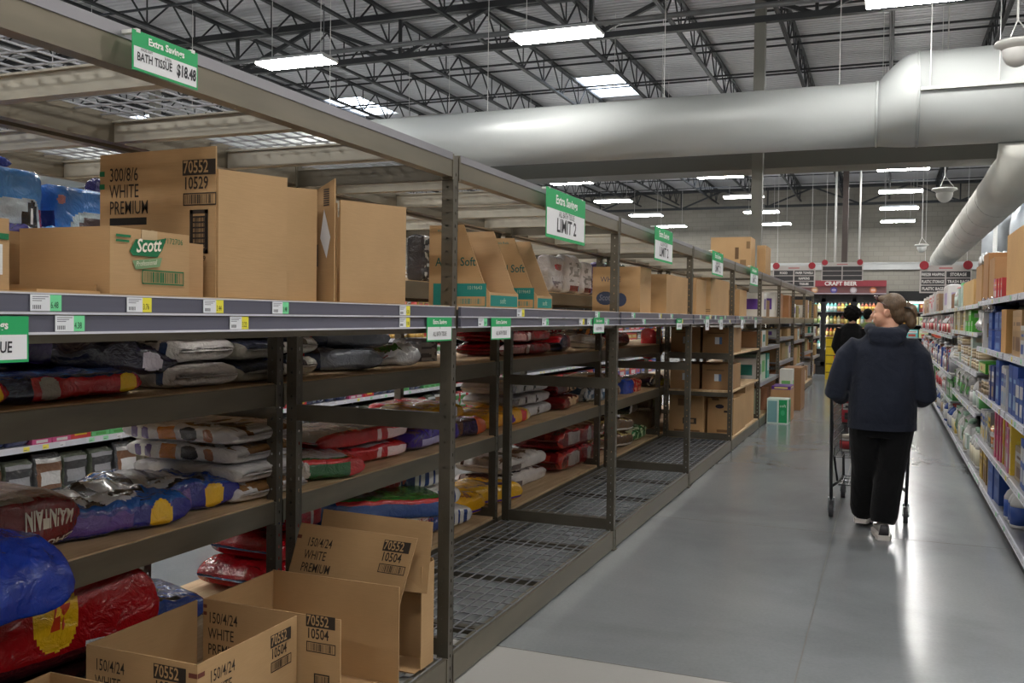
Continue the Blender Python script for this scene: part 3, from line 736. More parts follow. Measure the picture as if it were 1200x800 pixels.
# price tags on the rails: near bay is i=0
for r,y,row,pr_,g in ((0,.46,0,'6.48',1),(0,.52,1,'4.38',1),(0,.715,0,'3.76',0),(0,.968,0,'3.44',0),(0,1.07,1,'3.22',0),(0,1.25,0,'3.48',1),(0,1.98,0,'4.28',0),(0,1.98,1,'5.98',0)):
    ptag(RAILS[r],y,row,pr_,g)
for r,y,row,g in ((1,.66,0,0),(1,.22,1,1),(1,1.0,1,1),(1,1.6,1,0),(1,1.75,1,1),(1,2.1,1,1),(1,1.9,0,1),(2,.3,0,1),(2,.6,1,1),(2,1.1,0,0),(2,1.5,0,1),(2,1.9,1,0),(3,.3,0,1),(3,.5,1,1),(3,.8,0,0),(3,1.1,0,1),(3,1.3,1,1),(3,1.7,0,1),(3,2.0,1,0),(4,.3,0,1),(4,.7,1,1),(4,1.0,0,1),(4,1.4,0,0),(4,1.8,1,1)):
    ptag(RAILS[r],y,row,'2.98',g,.09)
# ------------------------------------------------------------------ pet food bags on the rear rack
def spow(v,p): return math.copysign(abs(v)**p,v)
class Bag:
    def __init__(s,L,W,T,seed=0,wr=.16,droop=0,soft=.42,crimp=.06,nz=4.5):
        s.L,s.W,s.T,s.seed,s.wr,s.droop,s.soft,s.crimp,s.nz=L,W,T,seed,wr,droop,soft,crimp,nz
    def pt(s,u,q,off=0):
        a=2*PI*q; sy,cz=math.sin(a),math.cos(a)
        e=abs(2*u-1); k=max(.1,max(0,1-e**8)**.42)
        wy=1-.06*math.exp(-((1-e)/.05)**2)*1+(.03 if e>.96 else 0)
        y=-(s.W/2+off)*spow(sy,.42)*(wy*(.95+.05*k)); z=-(s.T/2*k+off)*spow(cz,s.soft)
        x=(u-.5)*s.L
        n1=noise.noise(Vector((x*s.nz,y*s.nz,s.seed*3.7+(2 if z>0 else 5)))); n2=noise.noise(Vector((x*s.nz*3.1+7,y*s.nz*3.1,s.seed*1.3)))
        n3=abs(noise.noise(Vector((x*s.nz*5,y*s.nz*7+3,s.seed))));z+=(n1*s.wr+n2*s.wr*.55-n3*s.wr*.5*min(1,.12/s.T))*s.T*(.5+.5*k)*(1 if cz<0 else .25)
        y+=n1*.04*s.W
        z=max(z,-s.T/2) + s.T/2
        if s.droop:
            z-=s.droop*max(0,(-y/(s.W/2))+.2)**2*.5
        return Vector((x,y,z))
    def build(s,mb,base,paint=(),nu=30,nq=36,texts=()):
        vs=[s.pt(i/nu,j/nq) for i in range(nu+1) for j in range(nq)]
        fs=[];cs=[]
        for i in range(nu):
            for j in range(nq):
                fs.append((i*nq+j,(i+1)*nq+j,(i+1)*nq+(j+1)%nq,i*nq+(j+1)%nq))
                cc=[]
                for (a,b) in ((i,j),(i+1,j),(i+1,j+1),(i,j+1)):
                    u,q=a/nu,b/nq; c=base
                    uc,qc=(i+.5)/nu,(j+.5)/nq
                    for k,u0,u1,q0,q1,col in paint:
                        if k=='r' and u0<=uc<=u1 and q0<=qc<=q1: c=col
                        elif k=='e' and ((uc-(u0+u1)/2)/((u1-u0)/2))**2+((qc-(q0+q1)/2)/((q1-q0)/2))**2<=1: c=col
                        elif k=='n' and u0<=uc<=u1 and q0<=qc<=q1 and noise.noise(Vector((uc*9,qc*14,s.seed)))>.05: c=col
                    cc.append(c)
                cs.append(cc)
        mb.add(vs,fs,0,None)
        for k in range(len(fs)): mb.c[len(mb.c)-len(fs)+k]=cs[k]
        o=len(mb.v)-len(vs); mb.f.append([o+j for j in range(nq-1,-1,-1)]); mb.m.append(0); mb.c.append(base)
        mb.f.append([o+nu*nq+j for j in range(nq)]); mb.m.append(0); mb.c.append(base)
        return mb
def uvtext(b,mb,body,u0,q0,hu,hq,col,flip=False,bold=.02):
    """lettering laid on the bag's surface: hu width per em in u, hq height per em in q"""
    t=MB(); t.text(body,(0,0,0),(1,0,0),(0,1,0),1,bold=bold)
    vs=[]
    sg=-1 if flip else 1
    for x,y,z in t.v: vs.append(b.pt(min(.97,max(.03,u0+sg*x*hu)),q0+sg*y*hq,.0025))
    mb.add(vs,t.f,0,col)
def bag(lab,L,W,T,loc,rz,base,paint=(),texts=(),seed=1,rot=None,mat='bag',group=None,kw={},name='pet_food_bag',res=1):
    b=Bag(L,W,T,seed,**kw); mb=MB(); res*=2.4 if loc[1]<4.3 and loc[2]<1.6 else 1.2; b.build(mb,base,paint,int(36*res),int(44*res))
    t=thing(name,lab,'bag of pet food',loc,rot if rot is not None else rz,group) if texts else None
    if t:
        part('sack',mb,M[mat],t,True); m=MB()
        for tx in texts: uvtext(b,m,*tx)
        part('lettering',m,M['print'],t)
        return t
    return solo(name,mb,M[mat],lab,'bag of pet food',loc,rot if rot is not None else rz,group,True)
H=PI/2; NAVY=(16,22,52);RED=(168,22,30);YEL=(236,186,30);WHT=(214,212,210);BLUE=(24,72,168);LBL=(70,140,215);PUR=(66,30,120);MAR=(112,18,26);GRE=(40,120,50);GRY=(120,120,124);ORG=(226,130,30);BRN=(96,66,46)
burst=lambda u,c=YEL:('e',u-.06,u+.06,.17,.31,c)
# ---- level three (just under the price rail), near bay
L3,L2,LB,LU=1.197,.691,.143,1.691
pb=[('r',0,1,.14,.3,RED),('r',0,.25,.14,.3,NAVY),('e',.3,.42,.16,.3,(150,140,130)),burst(.88),('n',.1,.9,.36,.6,(60,100,150))]
bag('navy bag with red band and yellow burst lying below the rail, nearest left edge',.62,.46,.1,(-1.12,1.78,L3),H,(22,44,92),pb,seed=2)
bag('navy bag with red band and yellow burst lying below the rail, right of its twin',.62,.46,.1,(-1.13,2.34,L3),H-.05,(22,44,92),pb,seed=3)
bag('crinkled dark purple bag draped behind the two navy bags under the rail',.95,.4,.13,(-1.3,2.5,L3+.1),(.06,.1,1.2),(40,24,84),[('r',.5,1,0,1,(22,16,44)),('e',.2,.32,.36,.5,(190,180,170)),('n',0,.5,.2,.6,(86,50,150)),('e',.85,.93,.2,.3,(190,180,190))],seed=4,kw=dict(wr=.35,nz=6))
ww=[('e',.12,.2,.17,.31,(190,110,110)),('e',.24,.32,.17,.31,(190,110,110)),('r',.38,.62,.19,.31,(44,78,130)),('e',.82,.9,.17,.31,(52,72,110)),('n',.55,.8,.3,.45,(90,88,80))]
for k,(z,dx,r) in enumerate(((0,0.03,-.12),(.1,0,.0),(.2,.02,-.03))):
    bag('white bag with pink hearts and blue panel, %s one of three under the rail'%('bottom','middle','top')[k],.56,.34,.1,(-1.2+dx,3.02,L3+z),r,(226,220,216),ww,seed=5+k,kw=dict(wr=.14),mat='bag')
for k in range(3):
    bag('navy and cream bag, %s of the stack right behind the white bags'%('bottom','middle','top')[k],.6,.3,.095,(-1.2,3.36,L3+.097*k),.04*k,(186,180,166),[('r',0,1,.3,.7,(30,36,60)),('r',.4,.8,.18,.26,(36,60,110)),('e',.5,.6,.18,.26,(180,60,60))],seed=11+k)
for k in range(3):
    bag('dark striped cream bag, %s of the stack just right of the double post'%('bottom','middle','top')[k],.5,.34,.1,(-1.22,3.72,L3+.1*k),.2,(200,196,186),[('r',0,1,.28,.5,(24,28,44)),('r',0,1,.1,.16,(24,28,44)),('e',.7,.86,.3,.46,(60,80,140))],seed=15+k)
bag('grey bag with navy and red end stripe, lower one beside the striped stack',.6,.38,.12,(-1.2,4.22,L3),.9,(112,116,126),[('r',0,.42,0,1,(24,36,72)),('r',.2,.28,0,1,(150,24,34)),('r',0,.05,0,1,(90,90,96))],seed=19)
bag('grey bag with navy and red end stripe, resting on the lower one',.6,.36,.12,(-1.25,4.4,L3+.115),.8,(92,94,102),[('r',0,.42,0,1,(20,30,60)),('r',.2,.28,0,1,(150,24,34)),('e',.05,.15,.4,.6,(160,30,30))],seed=20)
bag('silver and green crumpled bag lying past the grey bags',.5,.3,.11,(-1.22,4.82,L3),1.1,(190,190,192),[('e',.35,.8,.36,.7,(60,110,40)),('n',.1,.5,.1,.3,(150,60,60))],seed=21,kw=dict(wr=.4,nz=9))
bag('small red bag at the back of the shelf behind the grey bags',.4,.3,.1,(-1.45,3.98,L3+.2),.3,(130,20,26),[('n',0,1,.3,.6,(190,180,170))],seed=22)
bag('upright grey patterned bag standing alone just right of the near front post',.3,.34,.12,(-1.3,5.42,L3),0,(150,150,154),[('n',0,1,.3,.7,(90,92,100))],rot=(0,-H,PI-.3),seed=23,kw=dict(wr=.1))
for k in range(3):
    bag('long red bag with a round white seal, %s of the stack of three'%('bottom','middle','top')[k],1.0,.42,.1,(-1.16,6.75,L3+.1*k),H,(132,16,24),[('e',.42,.5,.18,.32,(214,206,196)),('r',0,.06,.1,.4,(220,205,200)),('r',.1,.38,.22,.27,(200,150,140))],seed=25+k,mat='bag')
bag('dark blue and red bag end beside the red stack',.45,.34,.15,(-1.14,7.65,L3),H+.15,(40,40,70),[('r',.6,1,.1,.5,(150,24,30)),('r',0,.3,.3,.6,RED)],seed=29)
bag('red and cream bag heaped behind the dark blue bag end',.5,.34,.12,(-1.25,7.7,L3+.15),H-.3,(150,30,34),[('n',0,1,.2,.5,(220,190,170))],seed=30)
bag('white and yellow tipped bag in the heap past the second front post',.45,.32,.12,(-1.1,8.7,L3),H+.2,(180,176,170),[('r',.8,1,.1,.6,ORG)],seed=31)
bag('dark brown bag in the heap past the second front post',.55,.36,.14,(-1.3,9.1,L3+.1),H-.2,(60,34,30),[('n',0,.5,.2,.6,ORG),('n',.5,1,.2,.6,(140,40,40))],seed=32)
bag('black and red bag at the far side of the heap',.5,.34,.14,(-1.12,9.5,L3),H,(40,24,30),[('n',0,1,.2,.5,(130,30,40))],seed=33)
bag('bright red and yellow speckled bag on the shelf before the third front post',.36,.4,.2,(-1.1,10.95,L3),0,(196,32,40),[('n',0,1,.2,.6,(240,150,60))],rot=(0,-H,PI),seed=34)
# ---- level two, near bay
bag('glossy bright blue bag hanging over the shelf edge at the left side',.7,.4,.15,(-.95,1.86,L2-.02),H-.03,(14,52,160),[('n',0,1,.0,.9,(18,60,176))],seed=41,kw=dict(wr=.2,droop=.16,nz=6),res=1.2)
bag('maroon bag printed upside down MAINTAIN CHUNKS behind the blue bag',.62,.42,.2,(-1.2,2.14,L2),H-.08,(108,16,22),[('r',0,.5,.14,.3,(30,34,70)),('r',0,.72,.34,.7,(150,146,142)),('e',.3,.45,.38,.44,(90,20,24))],
    [('CHUNKS',.96,.205,.085,.06,(206,196,180),True,.03),('MAINTAIN',.94,.275,.062,.04,(206,196,180),True,.02),('100% COMPLETE',.48,.26,.045,.03,(190,190,200),True,.01)],seed=42,kw=dict(wr=.06),res=1.2)
dogp=[('r',0,1,.1,.3,(34,36,130)),('e',.1,.2,.15,.3,(220,205,205)),('r',.22,.62,.2,.27,(90,60,140)),('e',.72,.86,.14,.33,YEL),('e',.25,.7,.36,.56,(200,205,214)),('n',.2,.75,.36,.6,(30,28,34)),('r',.0,.1,.3,.7,(30,70,150)),('r',0,1,.6,.64,YEL)]
bag('crinkled blue dog food bag with yellow seal beside the maroon bag',.62,.42,.13,(-1.14,2.62,L2),H-.33,(30,84,160),dogp,seed=43,kw=dict(wr=.25,nz=5))
bag('second crinkled blue dog food bag, right of the first and before the white stack',.6,.42,.13,(-1.2,3.0,L2),H-.38,(30,70,150),dogp,seed=44,kw=dict(wr=.25,nz=5))
wo=[('e',.1,.16,.17,.3,(110,90,150)),('e',.2,.26,.17,.3,(110,90,150)),('r',.34,.48,.18,.31,(210,130,50)),('e',.52,.66,.18,.32,(60,58,64)),('e',.72,.8,.18,.3,(180,120,90)),('n',.5,1,.36,.6,(150,110,70))]
for k in range(4):
    bag('white bag with orange badge, %s of four by the double post'%('lowest','second lowest','second highest','topmost')[k],.62,.44,.085,(-1.17+.01*(k%2),3.42-.03*k,L2+.084*k),-.1+.03*k,(232,230,232),wo if k!=1 else [('r',0,1,.2,.3,(214,214,214))],seed=45+k,kw=dict(wr=.14))
bag('green, red and silver bag at the shelf front right of the double post',.62,.42,.12,(-1.12,3.86,L2),H-.55,(28,96,46),[('r',0,1,.27,.34,(200,30,34)),('e',.35,.95,.36,.6,(170,170,180)),('e',.1,.45,.36,.6,(120,120,60)),('r',.86,1,.1,.6,(200,34,34)),('e',.45,.52,.17,.3,(190,180,170))],seed=50,kw=dict(wr=.1,crimp=.08),res=1.2)
for k in range(2):
    bag('red and silver bag, %s of two behind the green one'%('lower','upper')[k],.8,.44,.1,(-1.2,4.4,L2+.1*k),H-.1,(176,22,32),[('r',0,.8,.36,.62,(170,168,172)),('r',.72,.98,.2,.26,(230,200,200)),('e',.6,.66,.18,.3,(225,190,190))],seed=52+k,kw=dict(wr=.1))
bag('small purple bag lying right behind the two red bags',.7,.4,.13,(-1.14,5.15,L2),H,(56,36,130),[('r',.2,.8,.2,.25,(170,165,210)),('r',.9,1,0,1,(70,40,36))],seed=55)
bag('yellow bag with brown end on top of the purple bag',.75,.42,.1,(-1.2,5.25,L2+.13),H-.06,(222,160,30),[('r',.7,.86,.1,.4,(190,150,40)),('e',.76,.84,.2,.32,(230,225,225)),('r',.2,.6,.36,.44,(240,200,60))],seed=56)
bag('purple and orange bag end poking out under the yellow bag',.4,.34,.12,(-1.12,5.68,L2),H-.2,(50,34,70),[('r',.7,1,.1,.6,(220,100,50)),('r',0,.3,.1,.5,(90,60,40))],seed=57)
bag('red bag behind the yellow bag near the second double post',.5,.34,.1,(-1.4,5.6,L2+.12),H,(200,30,40),[('n',0,1,.2,.5,(230,150,150))],seed=58)
bag('yellow bag with purple patch and red end right of the second double post',.78,.42,.12,(-1.15,6.32,L2),H-.08,(228,160,26),[('e',.45,.6,.2,.28,(90,50,130)),('e',.76,.88,.15,.36,(210,40,40)),('r',.9,1,.1,.5,(225,200,150))],seed=59)
for k in range(3):
    bag('plain white bag with small dark marks, %s of the stack behind the yellow bag'%('lowest','middle','top')[k],.85,.42,.1,(-1.22-.0*k,7.0-.04*k,L2+.1*k),H-.04,(200,196,196),[('r',.05,.2,.2,.27,(50,50,60)),('e',.35,.4,.2,.28,(60,40,60)),('e',.6,.64,.2,.28,(60,50,60))],seed=60+k,kw=dict(wr=.12))
bag('dark red bag with gold lettering marks beside the plain white stack, lower',.6,.4,.12,(-1.16,7.82,L2),H+.1,(120,14,22),[('n',.3,1,.16,.34,(224,190,150))],seed=64)
bag('dark red bag with gold marks beside the plain white stack, upper',.6,.38,.12,(-1.2,7.85,L2+.12),H,(110,14,22),[('n',.5,1,.16,.34,(224,190,150))],seed=65)
bag('white and blue crumpled bag past the second front post',.5,.36,.14,(-1.12,8.62,L2),H-.2,(180,184,190),[('n',0,1,.1,.5,(50,80,110))],seed=66,kw=dict(wr=.4))
for k in range(2):
    bag('off-white bag, %s of two past the crumpled bag'%('lower','upper')[k],.6,.4,.12,(-1.14,9.1,L2+.12*k),H,(186,176,164),[('n',0,1,.1,.5,(140,110,90))],seed=67+k)
bag('bright blue bag standing against a red one below the third front post',.3,.3,.16,(-1.08,9.72,L2),0,(20,66,180),[('r',0,1,.3,.36,(30,80,190))],rot=(0,-H,PI),seed=69)
bag('small red bag standing beside the bright blue one',.28,.24,.14,(-1.06,10.06,L2),0,(190,40,34),[('n',0,1,.3,.7,(220,140,110))],rot=(0,-H,PI),seed=70)
bag('navy and cream bag lying past the small red bag',.7,.4,.12,(-1.12,11.0,L2),H,(36,38,60),[('n',0,1,.1,.4,(190,180,160))],seed=71)
# ---- bottom level
bag('big glossy red bag with yellow 47 oval on the bottom shelf at left',.95,.62,.32,(-1.24,2.3,LB+.1),(-.14,0,H-.25),(164,16,24),[('e',.5,.66,.215,.32,YEL),('r',.69,.76,.18,.22,(215,215,218)),('r',0,1,.06,.2,(80,14,24)),('r',0,.25,.12,.2,(60,20,30)),('n',0,1,.0,.16,(50,20,24)),('r',0,.4,.42,.8,(90,20,28))],
    [('47',.63,.285,.07,.05,(200,60,20),True,.03),('BITS',.02,.19,.06,.05,(190,170,160))],seed=80,kw=dict(wr=.14,nz=3),res=1.3)
bag('dark bag lying under the big red bag on the bottom shelf',.9,.6,.11,(-1.22,2.2,LB),H,(36,24,28),[('n',0,1,.0,1,(60,34,32))],seed=81)
bag('blue bag with white dog picture behind the big red bag',.6,.4,.14,(-1.42,3.06,LB),H-.3,(40,66,140),[('e',.3,.6,.36,.56,(200,205,215)),('n',.3,.8,.36,.6,(40,40,44)),('r',0,.1,.3,.6,YEL)],seed=82)
for k in range(3):
    bag('red-ended blue bag, %s in the stack behind the cartons'%('lowest','middle','top')[k],.9,.42,.13,(-1.3,4.1+.1*k,LB+.125*k),H-.06,(34,66,130),[('r',0,.3,0,1,(176,20,32)),('r',.2,.24,.15,.35,(220,210,210)),('n',.4,1,.3,.6,(200,205,215))],seed=83+k,kw=dict(wr=.15))
bag('green and red bag with silver corner above the leaning flap',.72,.46,.14,(-1.06,4.62,LB+.22),(.0,0.05,H-.7),(58,124,54),[('e',.1,.4,.42,.58,(110,90,50)),('r',0,1,.27,.34,(200,30,40)),('r',0,1,.12,.27,(40,80,150)),('n',.3,.9,.4,.6,(120,170,90))],seed=87,kw=dict(wr=.1),res=1.2)
for k in range(3):
    bag('white bag with blue slanted stripes, %s of the three beside the near post'%('lowest','middle','top')[k],.78,.46,.14,(-1.18-.03*k,5.2-.12*k,LB+.145*k),H-.25,(210,208,206),[('r',.62,.66,.15,.3,(34,58,120)),('r',.7,.74,.15,.3,(34,58,120)),('r',.78,.82,.15,.3,(34,58,120)),('r',.86,.9,.15,.3,(34,58,120)),('e',.42,.58,.15,.36,(34,58,120)),('r',0,.4,.16,.26,(180,60,60))],seed=88+k,kw=dict(wr=.12),
        texts=[("MEN'S BEST",.05,.3,.08,.05,(150,40,44)),('DOG FOOD',.1,.25,.07,.045,(150,40,44))])
bag('crumpled black and white bag tucked beside the leaning flap',.4,.3,.16,(-1.0,4.55,LB),.9,(60,64,66),[('n',0,1,.0,1,(180,180,184)),('e',.6,.9,.2,.5,(180,40,40))],seed=92,kw=dict(wr=.4))
bag('yellow bag with purple stripes on the bottom shelf, left of the second double post',.6,.42,.15,(-1.2,5.62,LB),H-.3,(226,166,24),[('r',0,1,.2,.23,(90,60,150)),('n',0,1,.34,.6,(150,90,30))],seed=93)
bag('yellow bag with purple stripes on the bottom shelf, right of the second double post',.6,.42,.14,(-1.16,6.2,LB),H-.42,(226,172,30),[('r',0,1,.2,.23,(90,60,150)),('e',.5,.8,.38,.5,(60,50,110))],seed=94)
for k in range(2):
    bag('white speckled bag, %s of two on the bottom shelf before the maroon stack'%('lower','upper')[k],.8,.44,.13,(-1.26,6.95,LB+.13*k),H-.1,(204,198,194),[('n',0,1,.36,.6,(90,50,40)),('r',.1,.4,.2,.25,(110,100,100))],seed=95+k,kw=dict(wr=.14))
for k in range(2):
    bag('large maroon bag with grey label, %s of two on the bottom shelf'%('lower','upper')[k],.95,.5,.19,(-1.2,8.05,LB+.185*k),H-.05,(112,16,22),[('r',0,.85,.3,.36,(150,30,36)),('e',.72,.82,.18,.32,(150,146,140)),('r',.2,.5,.22,.28,(150,140,134)),('n',0,.2,.1,.5,(170,50,40))],seed=97+k)
for k in range(2):
    bag('brown and green patterned bag, %s of two past the second front post'%('lower','upper')[k],.8,.46,.16,(-1.18,9.3,LB+.16*k),H-.3,(96,70,46),[('n',0,1,.3,.6,(180,160,100)),('r',0,1,.2,.24,(210,200,190)),('n',0,.5,.1,.3,(150,30,30))],seed=100+k)
bag('black bag with white end label leaning on the brown bags',.6,.34,.14,(-1.12,10.0,LB+.3),H+.1,(30,28,30),[('r',.05,.2,.16,.34,(200,200,196))],seed=103)
bag('green bag under the black one near the third double post',.6,.4,.16,(-1.1,10.1,LB),H,(30,110,60),[('n',0,1,.2,.5,(190,190,160))],seed=104)
bag('red and white bag on top of the black one near the third double post',.6,.34,.12,(-1.14,10.1,LB+.44),H,(170,50,44),[('n',0,1,.2,.5,(215,200,190))],seed=105)
bag('yellow plastic-wrapped bag on the deck beyond the third front post',.5,.3,.1,(-1.05,11.3,LB+.52),H,(220,210,40),[],seed=106)
bag('grey carton-like bag supporting the yellow one beyond the third post',.6,.4,.5,(-1.2,11.3,LB),H,(110,96,80),[],seed=107,kw=dict(wr=.04))
# ---- top plywood level: upright blue bags
def upright(lab,w,h,t,x,y,c,paint,seed,rz=0,res=1,kw={}):
    return bag(lab,h,w,t,(x+t/2,y,LU+h/2),0,c,paint,rot=(0,-H,PI+rz),seed=seed,res=res,kw=kw)
dog=[('e',.06,.62,.38,.56,(176,190,200)),('e',.05,.16,.4,.5,(90,130,60)),('e',.08,.6,.42,.49,(28,28,32)),('e',.3,.5,.45,.47,(230,230,230)),('e',.74,.92,.55,.63,(224,190,170)),('r',.06,.5,.36,.4,(150,30,60))]
upright('light blue bag with black and white dog standing on the top shelf, left one',.26,.25,.14,-1.1,2.09,LBL,dog,120,res=1.4,kw=dict(wr=.08))
upright('light blue bag with grey animal picture standing on the top shelf, right one',.26,.22,.14,-1.1,2.4,(62,132,220),[('e',.1,.62,.4,.56,(170,190,200)),('e',.08,.56,.44,.52,(86,76,80)),('e',.7,.84,.6,.68,(220,150,150)),('r',0,.6,.7,.8,(30,34,110))],121,res=1.4,kw=dict(wr=.08))
upright('dark blue bag with red patch at the left picture edge on the top shelf',.25,.2,.14,-1.08,1.84,(30,80,170),[('e',.2,.8,.5,.6,(190,40,30))],122)
upright('purple and blue bag partly hidden behind the tallest carton',.25,.28,.12,-1.15,2.66,(50,44,130),[('r',0,.6,.45,.5,(190,100,120)),('e',.6,.8,.5,.6,(170,60,60))],123)
bag('dark blue bag lying on top of the upright blue bags',.45,.28,.06,(-1.16,1.98,LU+.25),H,(20,54,150),[('n',0,1,.3,.7,(28,70,170))],seed=124,kw=dict(wr=.3))
bag('glossy red bag slumped in front of the blue bags at left',.45,.26,.09,(-.97,1.84,LU+.045),(.2,.25,H),(200,30,36),[('e',.2,.6,.35,.5,(220,120,110))],seed=125)
bag('light blue crinkled bag lying in front of the upright blue bags',.62,.2,.07,(-.955,2.3,LU),H,LBL,[('n',0,1,.3,.7,(30,36,60)),('n',.2,1,.2,.6,(215,220,226)),('r',0,.2,.2,.6,(60,50,140))],seed=126,kw=dict(wr=.4,nz=9))
for y,c,s_,lab in ((4.25,(90,92,98),127,'grey bag on the top shelf left of the teal-printed boxes'),(4.5,(200,120,90),128,'orange and white bag on the top shelf behind the teal-printed boxes'),(5.0,(60,60,66),129,'dark bag on the top shelf hidden behind the teal-printed boxes')):
    upright(lab,.24,.28,.14,-1.12,y,c,[('n',0,1,.36,.64,(190,190,190))],s_)
wb=[('r',.06,.2,.42,.58,(120,40,50)),('n',.3,.8,.4,.6,(150,144,140)),('r',.05,.2,.36,.42,(90,140,190))]
upright('white cat food bag with red circle on the top shelf past the LIMIT sign',.34,.3,.14,-1.08,7.15,(196,192,194),[('e',.6,.78,.46,.54,(170,30,40)),('n',0,.4,.4,.6,(120,110,120))],130,kw=dict(wr=.12))
upright('white cat food bag on the top shelf, middle of the three pale bags',.3,.33,.14,-1.06,7.5,(206,200,198),wb,131,kw=dict(wr=.2))
upright('white cat food bag on the top shelf, right of the three pale bags',.28,.29,.14,-1.04,7.85,(206,198,196),wb,132,kw=dict(wr=.12))
upright('purple bag on the top shelf just before the second double post',.22,.22,.12,-1.06,8.12,(70,44,100),[('n',0,1,.4,.6,(160,150,170))],133)
upright('purple and white bag on the top shelf right after the second double post',.3,.32,.14,-1.08,8.5,(90,70,130),[('n',0,1,.4,.6,(190,190,200))],134)
upright('dark green bag on the top shelf behind the carton with blue ovals',.5,.36,.16,-1.16,9.25,(14,80,50),[],135)
bag('shiny red bag lying before the dark green bag on the top shelf',.6,.2,.14,(-.97,9.3,LU),H,(190,30,44),[('n',0,1,.2,.6,(225,200,205))],seed=136)
upright('dark bag on the top shelf far along behind the cartons',.4,.3,.16,-1.1,10.2,(60,40,44),[],137)
# ------------------------------------------------------------------ shelving units with small goods
ONES=['','first','second','third','fourth','fifth','sixth','seventh','eighth','ninth','tenth','eleventh','twelfth','thirteenth','fourteenth','fifteenth','sixteenth','seventeenth','eighteenth','nineteenth']
def ordn(n):
    if n<20: return ONES[n]
    t=['','','twent','thirt','fort','fift','sixt','sevent','eight','ninet'][n//10]
    return t+'ieth' if n%10==0 else t+'y-'+ONES[n%10]
PROTO={}
def prod(kind,w,d,h,a,b,c):
    """mesh of one small article; faces -x; origin at base centre; w along y, d along x"""
    a,b,c=[tuple(int(v*.8+168*.2) for v in q) for q in (a,b,c)]  # ambient haze put into the colours: all blended towards grey
    key=(kind,w,d,h,a,b,c)
    if key in PROTO: return PROTO[key]
    m=MB(); X=-d/2-.0008
    if kind=='box' or kind=='case':
        m.box(-d/2,d/2,-w/2,w/2,0,h,c=a)
        m.quad((X,-w*.42,h*.55),(0,w*.84,0),(0,0,h*.3),0,b); m.quad((X,-w*.3,h*.12),(0,w*.6,0),(0,0,h*.3),0,c)
        m.quad((X-.0004,-w*.34,h*.66),(0,w*.6,0),(0,0,h*.08),0,c)
        m.quad((-d*.35,-w/2-.0008,h*.3),(d*.7,0,0),(0,0,h*.4),0,b); m.quad((-d*.3,-w*.3,h+.0006),(d*.5,0,0),(0,w*.6,0),0,b)
    elif kind=='can':
        r=w/2; m.lathe([(r*.92,0),(r,.004),(r,h*.04)],14,c=(170,170,174)); m.lathe([(r*1.002,h*.05),(r*1.002,h*.4)],14,c=a); m.lathe([(r*1.002,h*.4),(r*1.002,h*.7)],14,c=b); m.lathe([(r*1.002,h*.7),(r*1.002,h*.95)],14,c=a); m.lathe([(r,h*.95),(r*.95,h),(0.0001,h*.985)],14,c=c)
    elif kind=='bottle':
        r=w/2; m.lathe([(r*.85,0),(r,h*.03),(r,h*.1)],14,c=a); m.lathe([(r*1.01,h*.1),(r*1.01,h*.55)],14,c=b); m.lathe([(r,h*.55),(r,h*.62),(r*.75,h*.75),(r*.38,h*.84),(r*.36,h*.9)],14,c=a); m.lathe([(r*.42,h*.89),(r*.42,h),(.0001,h)],14,c=c)
    elif kind=='jar':
        r=w/2; m.lathe([(r*.9,0),(r,h*.05),(r,h*.2)],14,c=c); m.lathe([(r*1.01,h*.2),(r*1.01,h*.7)],14,c=b); m.lathe([(r,h*.7),(r*.85,h*.8)],14,c=c); m.lathe([(r*.9,h*.8),(r*.9,h),(.0001,h)],14,c=a)
    elif kind=='pouch':
        b_=Bag(h,w,d,len(PROTO)%7,wr=.2,nz=14)
        mm=MB(); b_.build(mm,a,[('r',.2,.75,.36,.64,b),('e',.3,.6,.42,.58,c),('r',.78,.9,.36,.64,c)],10,16)
        R=Matrix(((0,0,-1,0),(0,1,0,0),(1,0,0,0),(0,0,0,1)))
        vs=[R@(Vector(v)-Vector((0,0,d/2))) for v in mm.v]; vs=[v+Vector((0,0,h/2)) for v in vs]
        o=len(m.v); m.add(vs,mm.f); m.c=mm.c
    elif kind=='pack':
        rr=h*.28
        for i in range(3):
            for j in range(2): m.lathe([(w/6*.96,j*h/2+.002),(w/6,j*h/2+.01),(w/6,(j+1)*h/2-.01),(w/6*.9,(j+1)*h/2)],10,c=a,o=(-d*.2,-w/3+i*w/3,0))
        m.box(-d/2,d/2,-w/2,w/2,h*.25,h*.72,c=b); m.quad((X,-w*.3,h*.35),(0,w*.6,0),(0,0,h*.25),0,c)
    me=m.mesh(kind,M['print'] if kind not in('pouch',) else M['bag'],kind in('can','bottle','jar','pouch'))
    PROTO[key]=me; return me
NAMES={'box':'product_box','case':'product_case','can':'tin_can','bottle':'bottle','jar':'jar','pouch':'pouch','pack':'multipack'}
WORD={'box':'box','case':'case','can':'tin','bottle':'bottle','jar':'jar','pouch':'pouch','pack':'multipack'}
CN=[((20,60,150),'blue'),((200,34,40),'red'),((226,186,40),'yellow'),((60,150,60),'green'),((212,210,206),'white'),((160,120,80),'tan'),((120,80,150),'purple'),((40,40,44),'black'),((226,130,170),'pink'),((90,210,60),'lime green'),((30,140,130),'teal'),((226,130,40),'orange'),((120,90,60),'brown'),((150,150,155),'grey'),((190,210,200),'pale green'),((230,222,190),'cream')]
def cname(c): return min(CN,key=lambda q:sum((x-y)**2 for x,y in zip(q[0],c)))[1]
COUNT={}
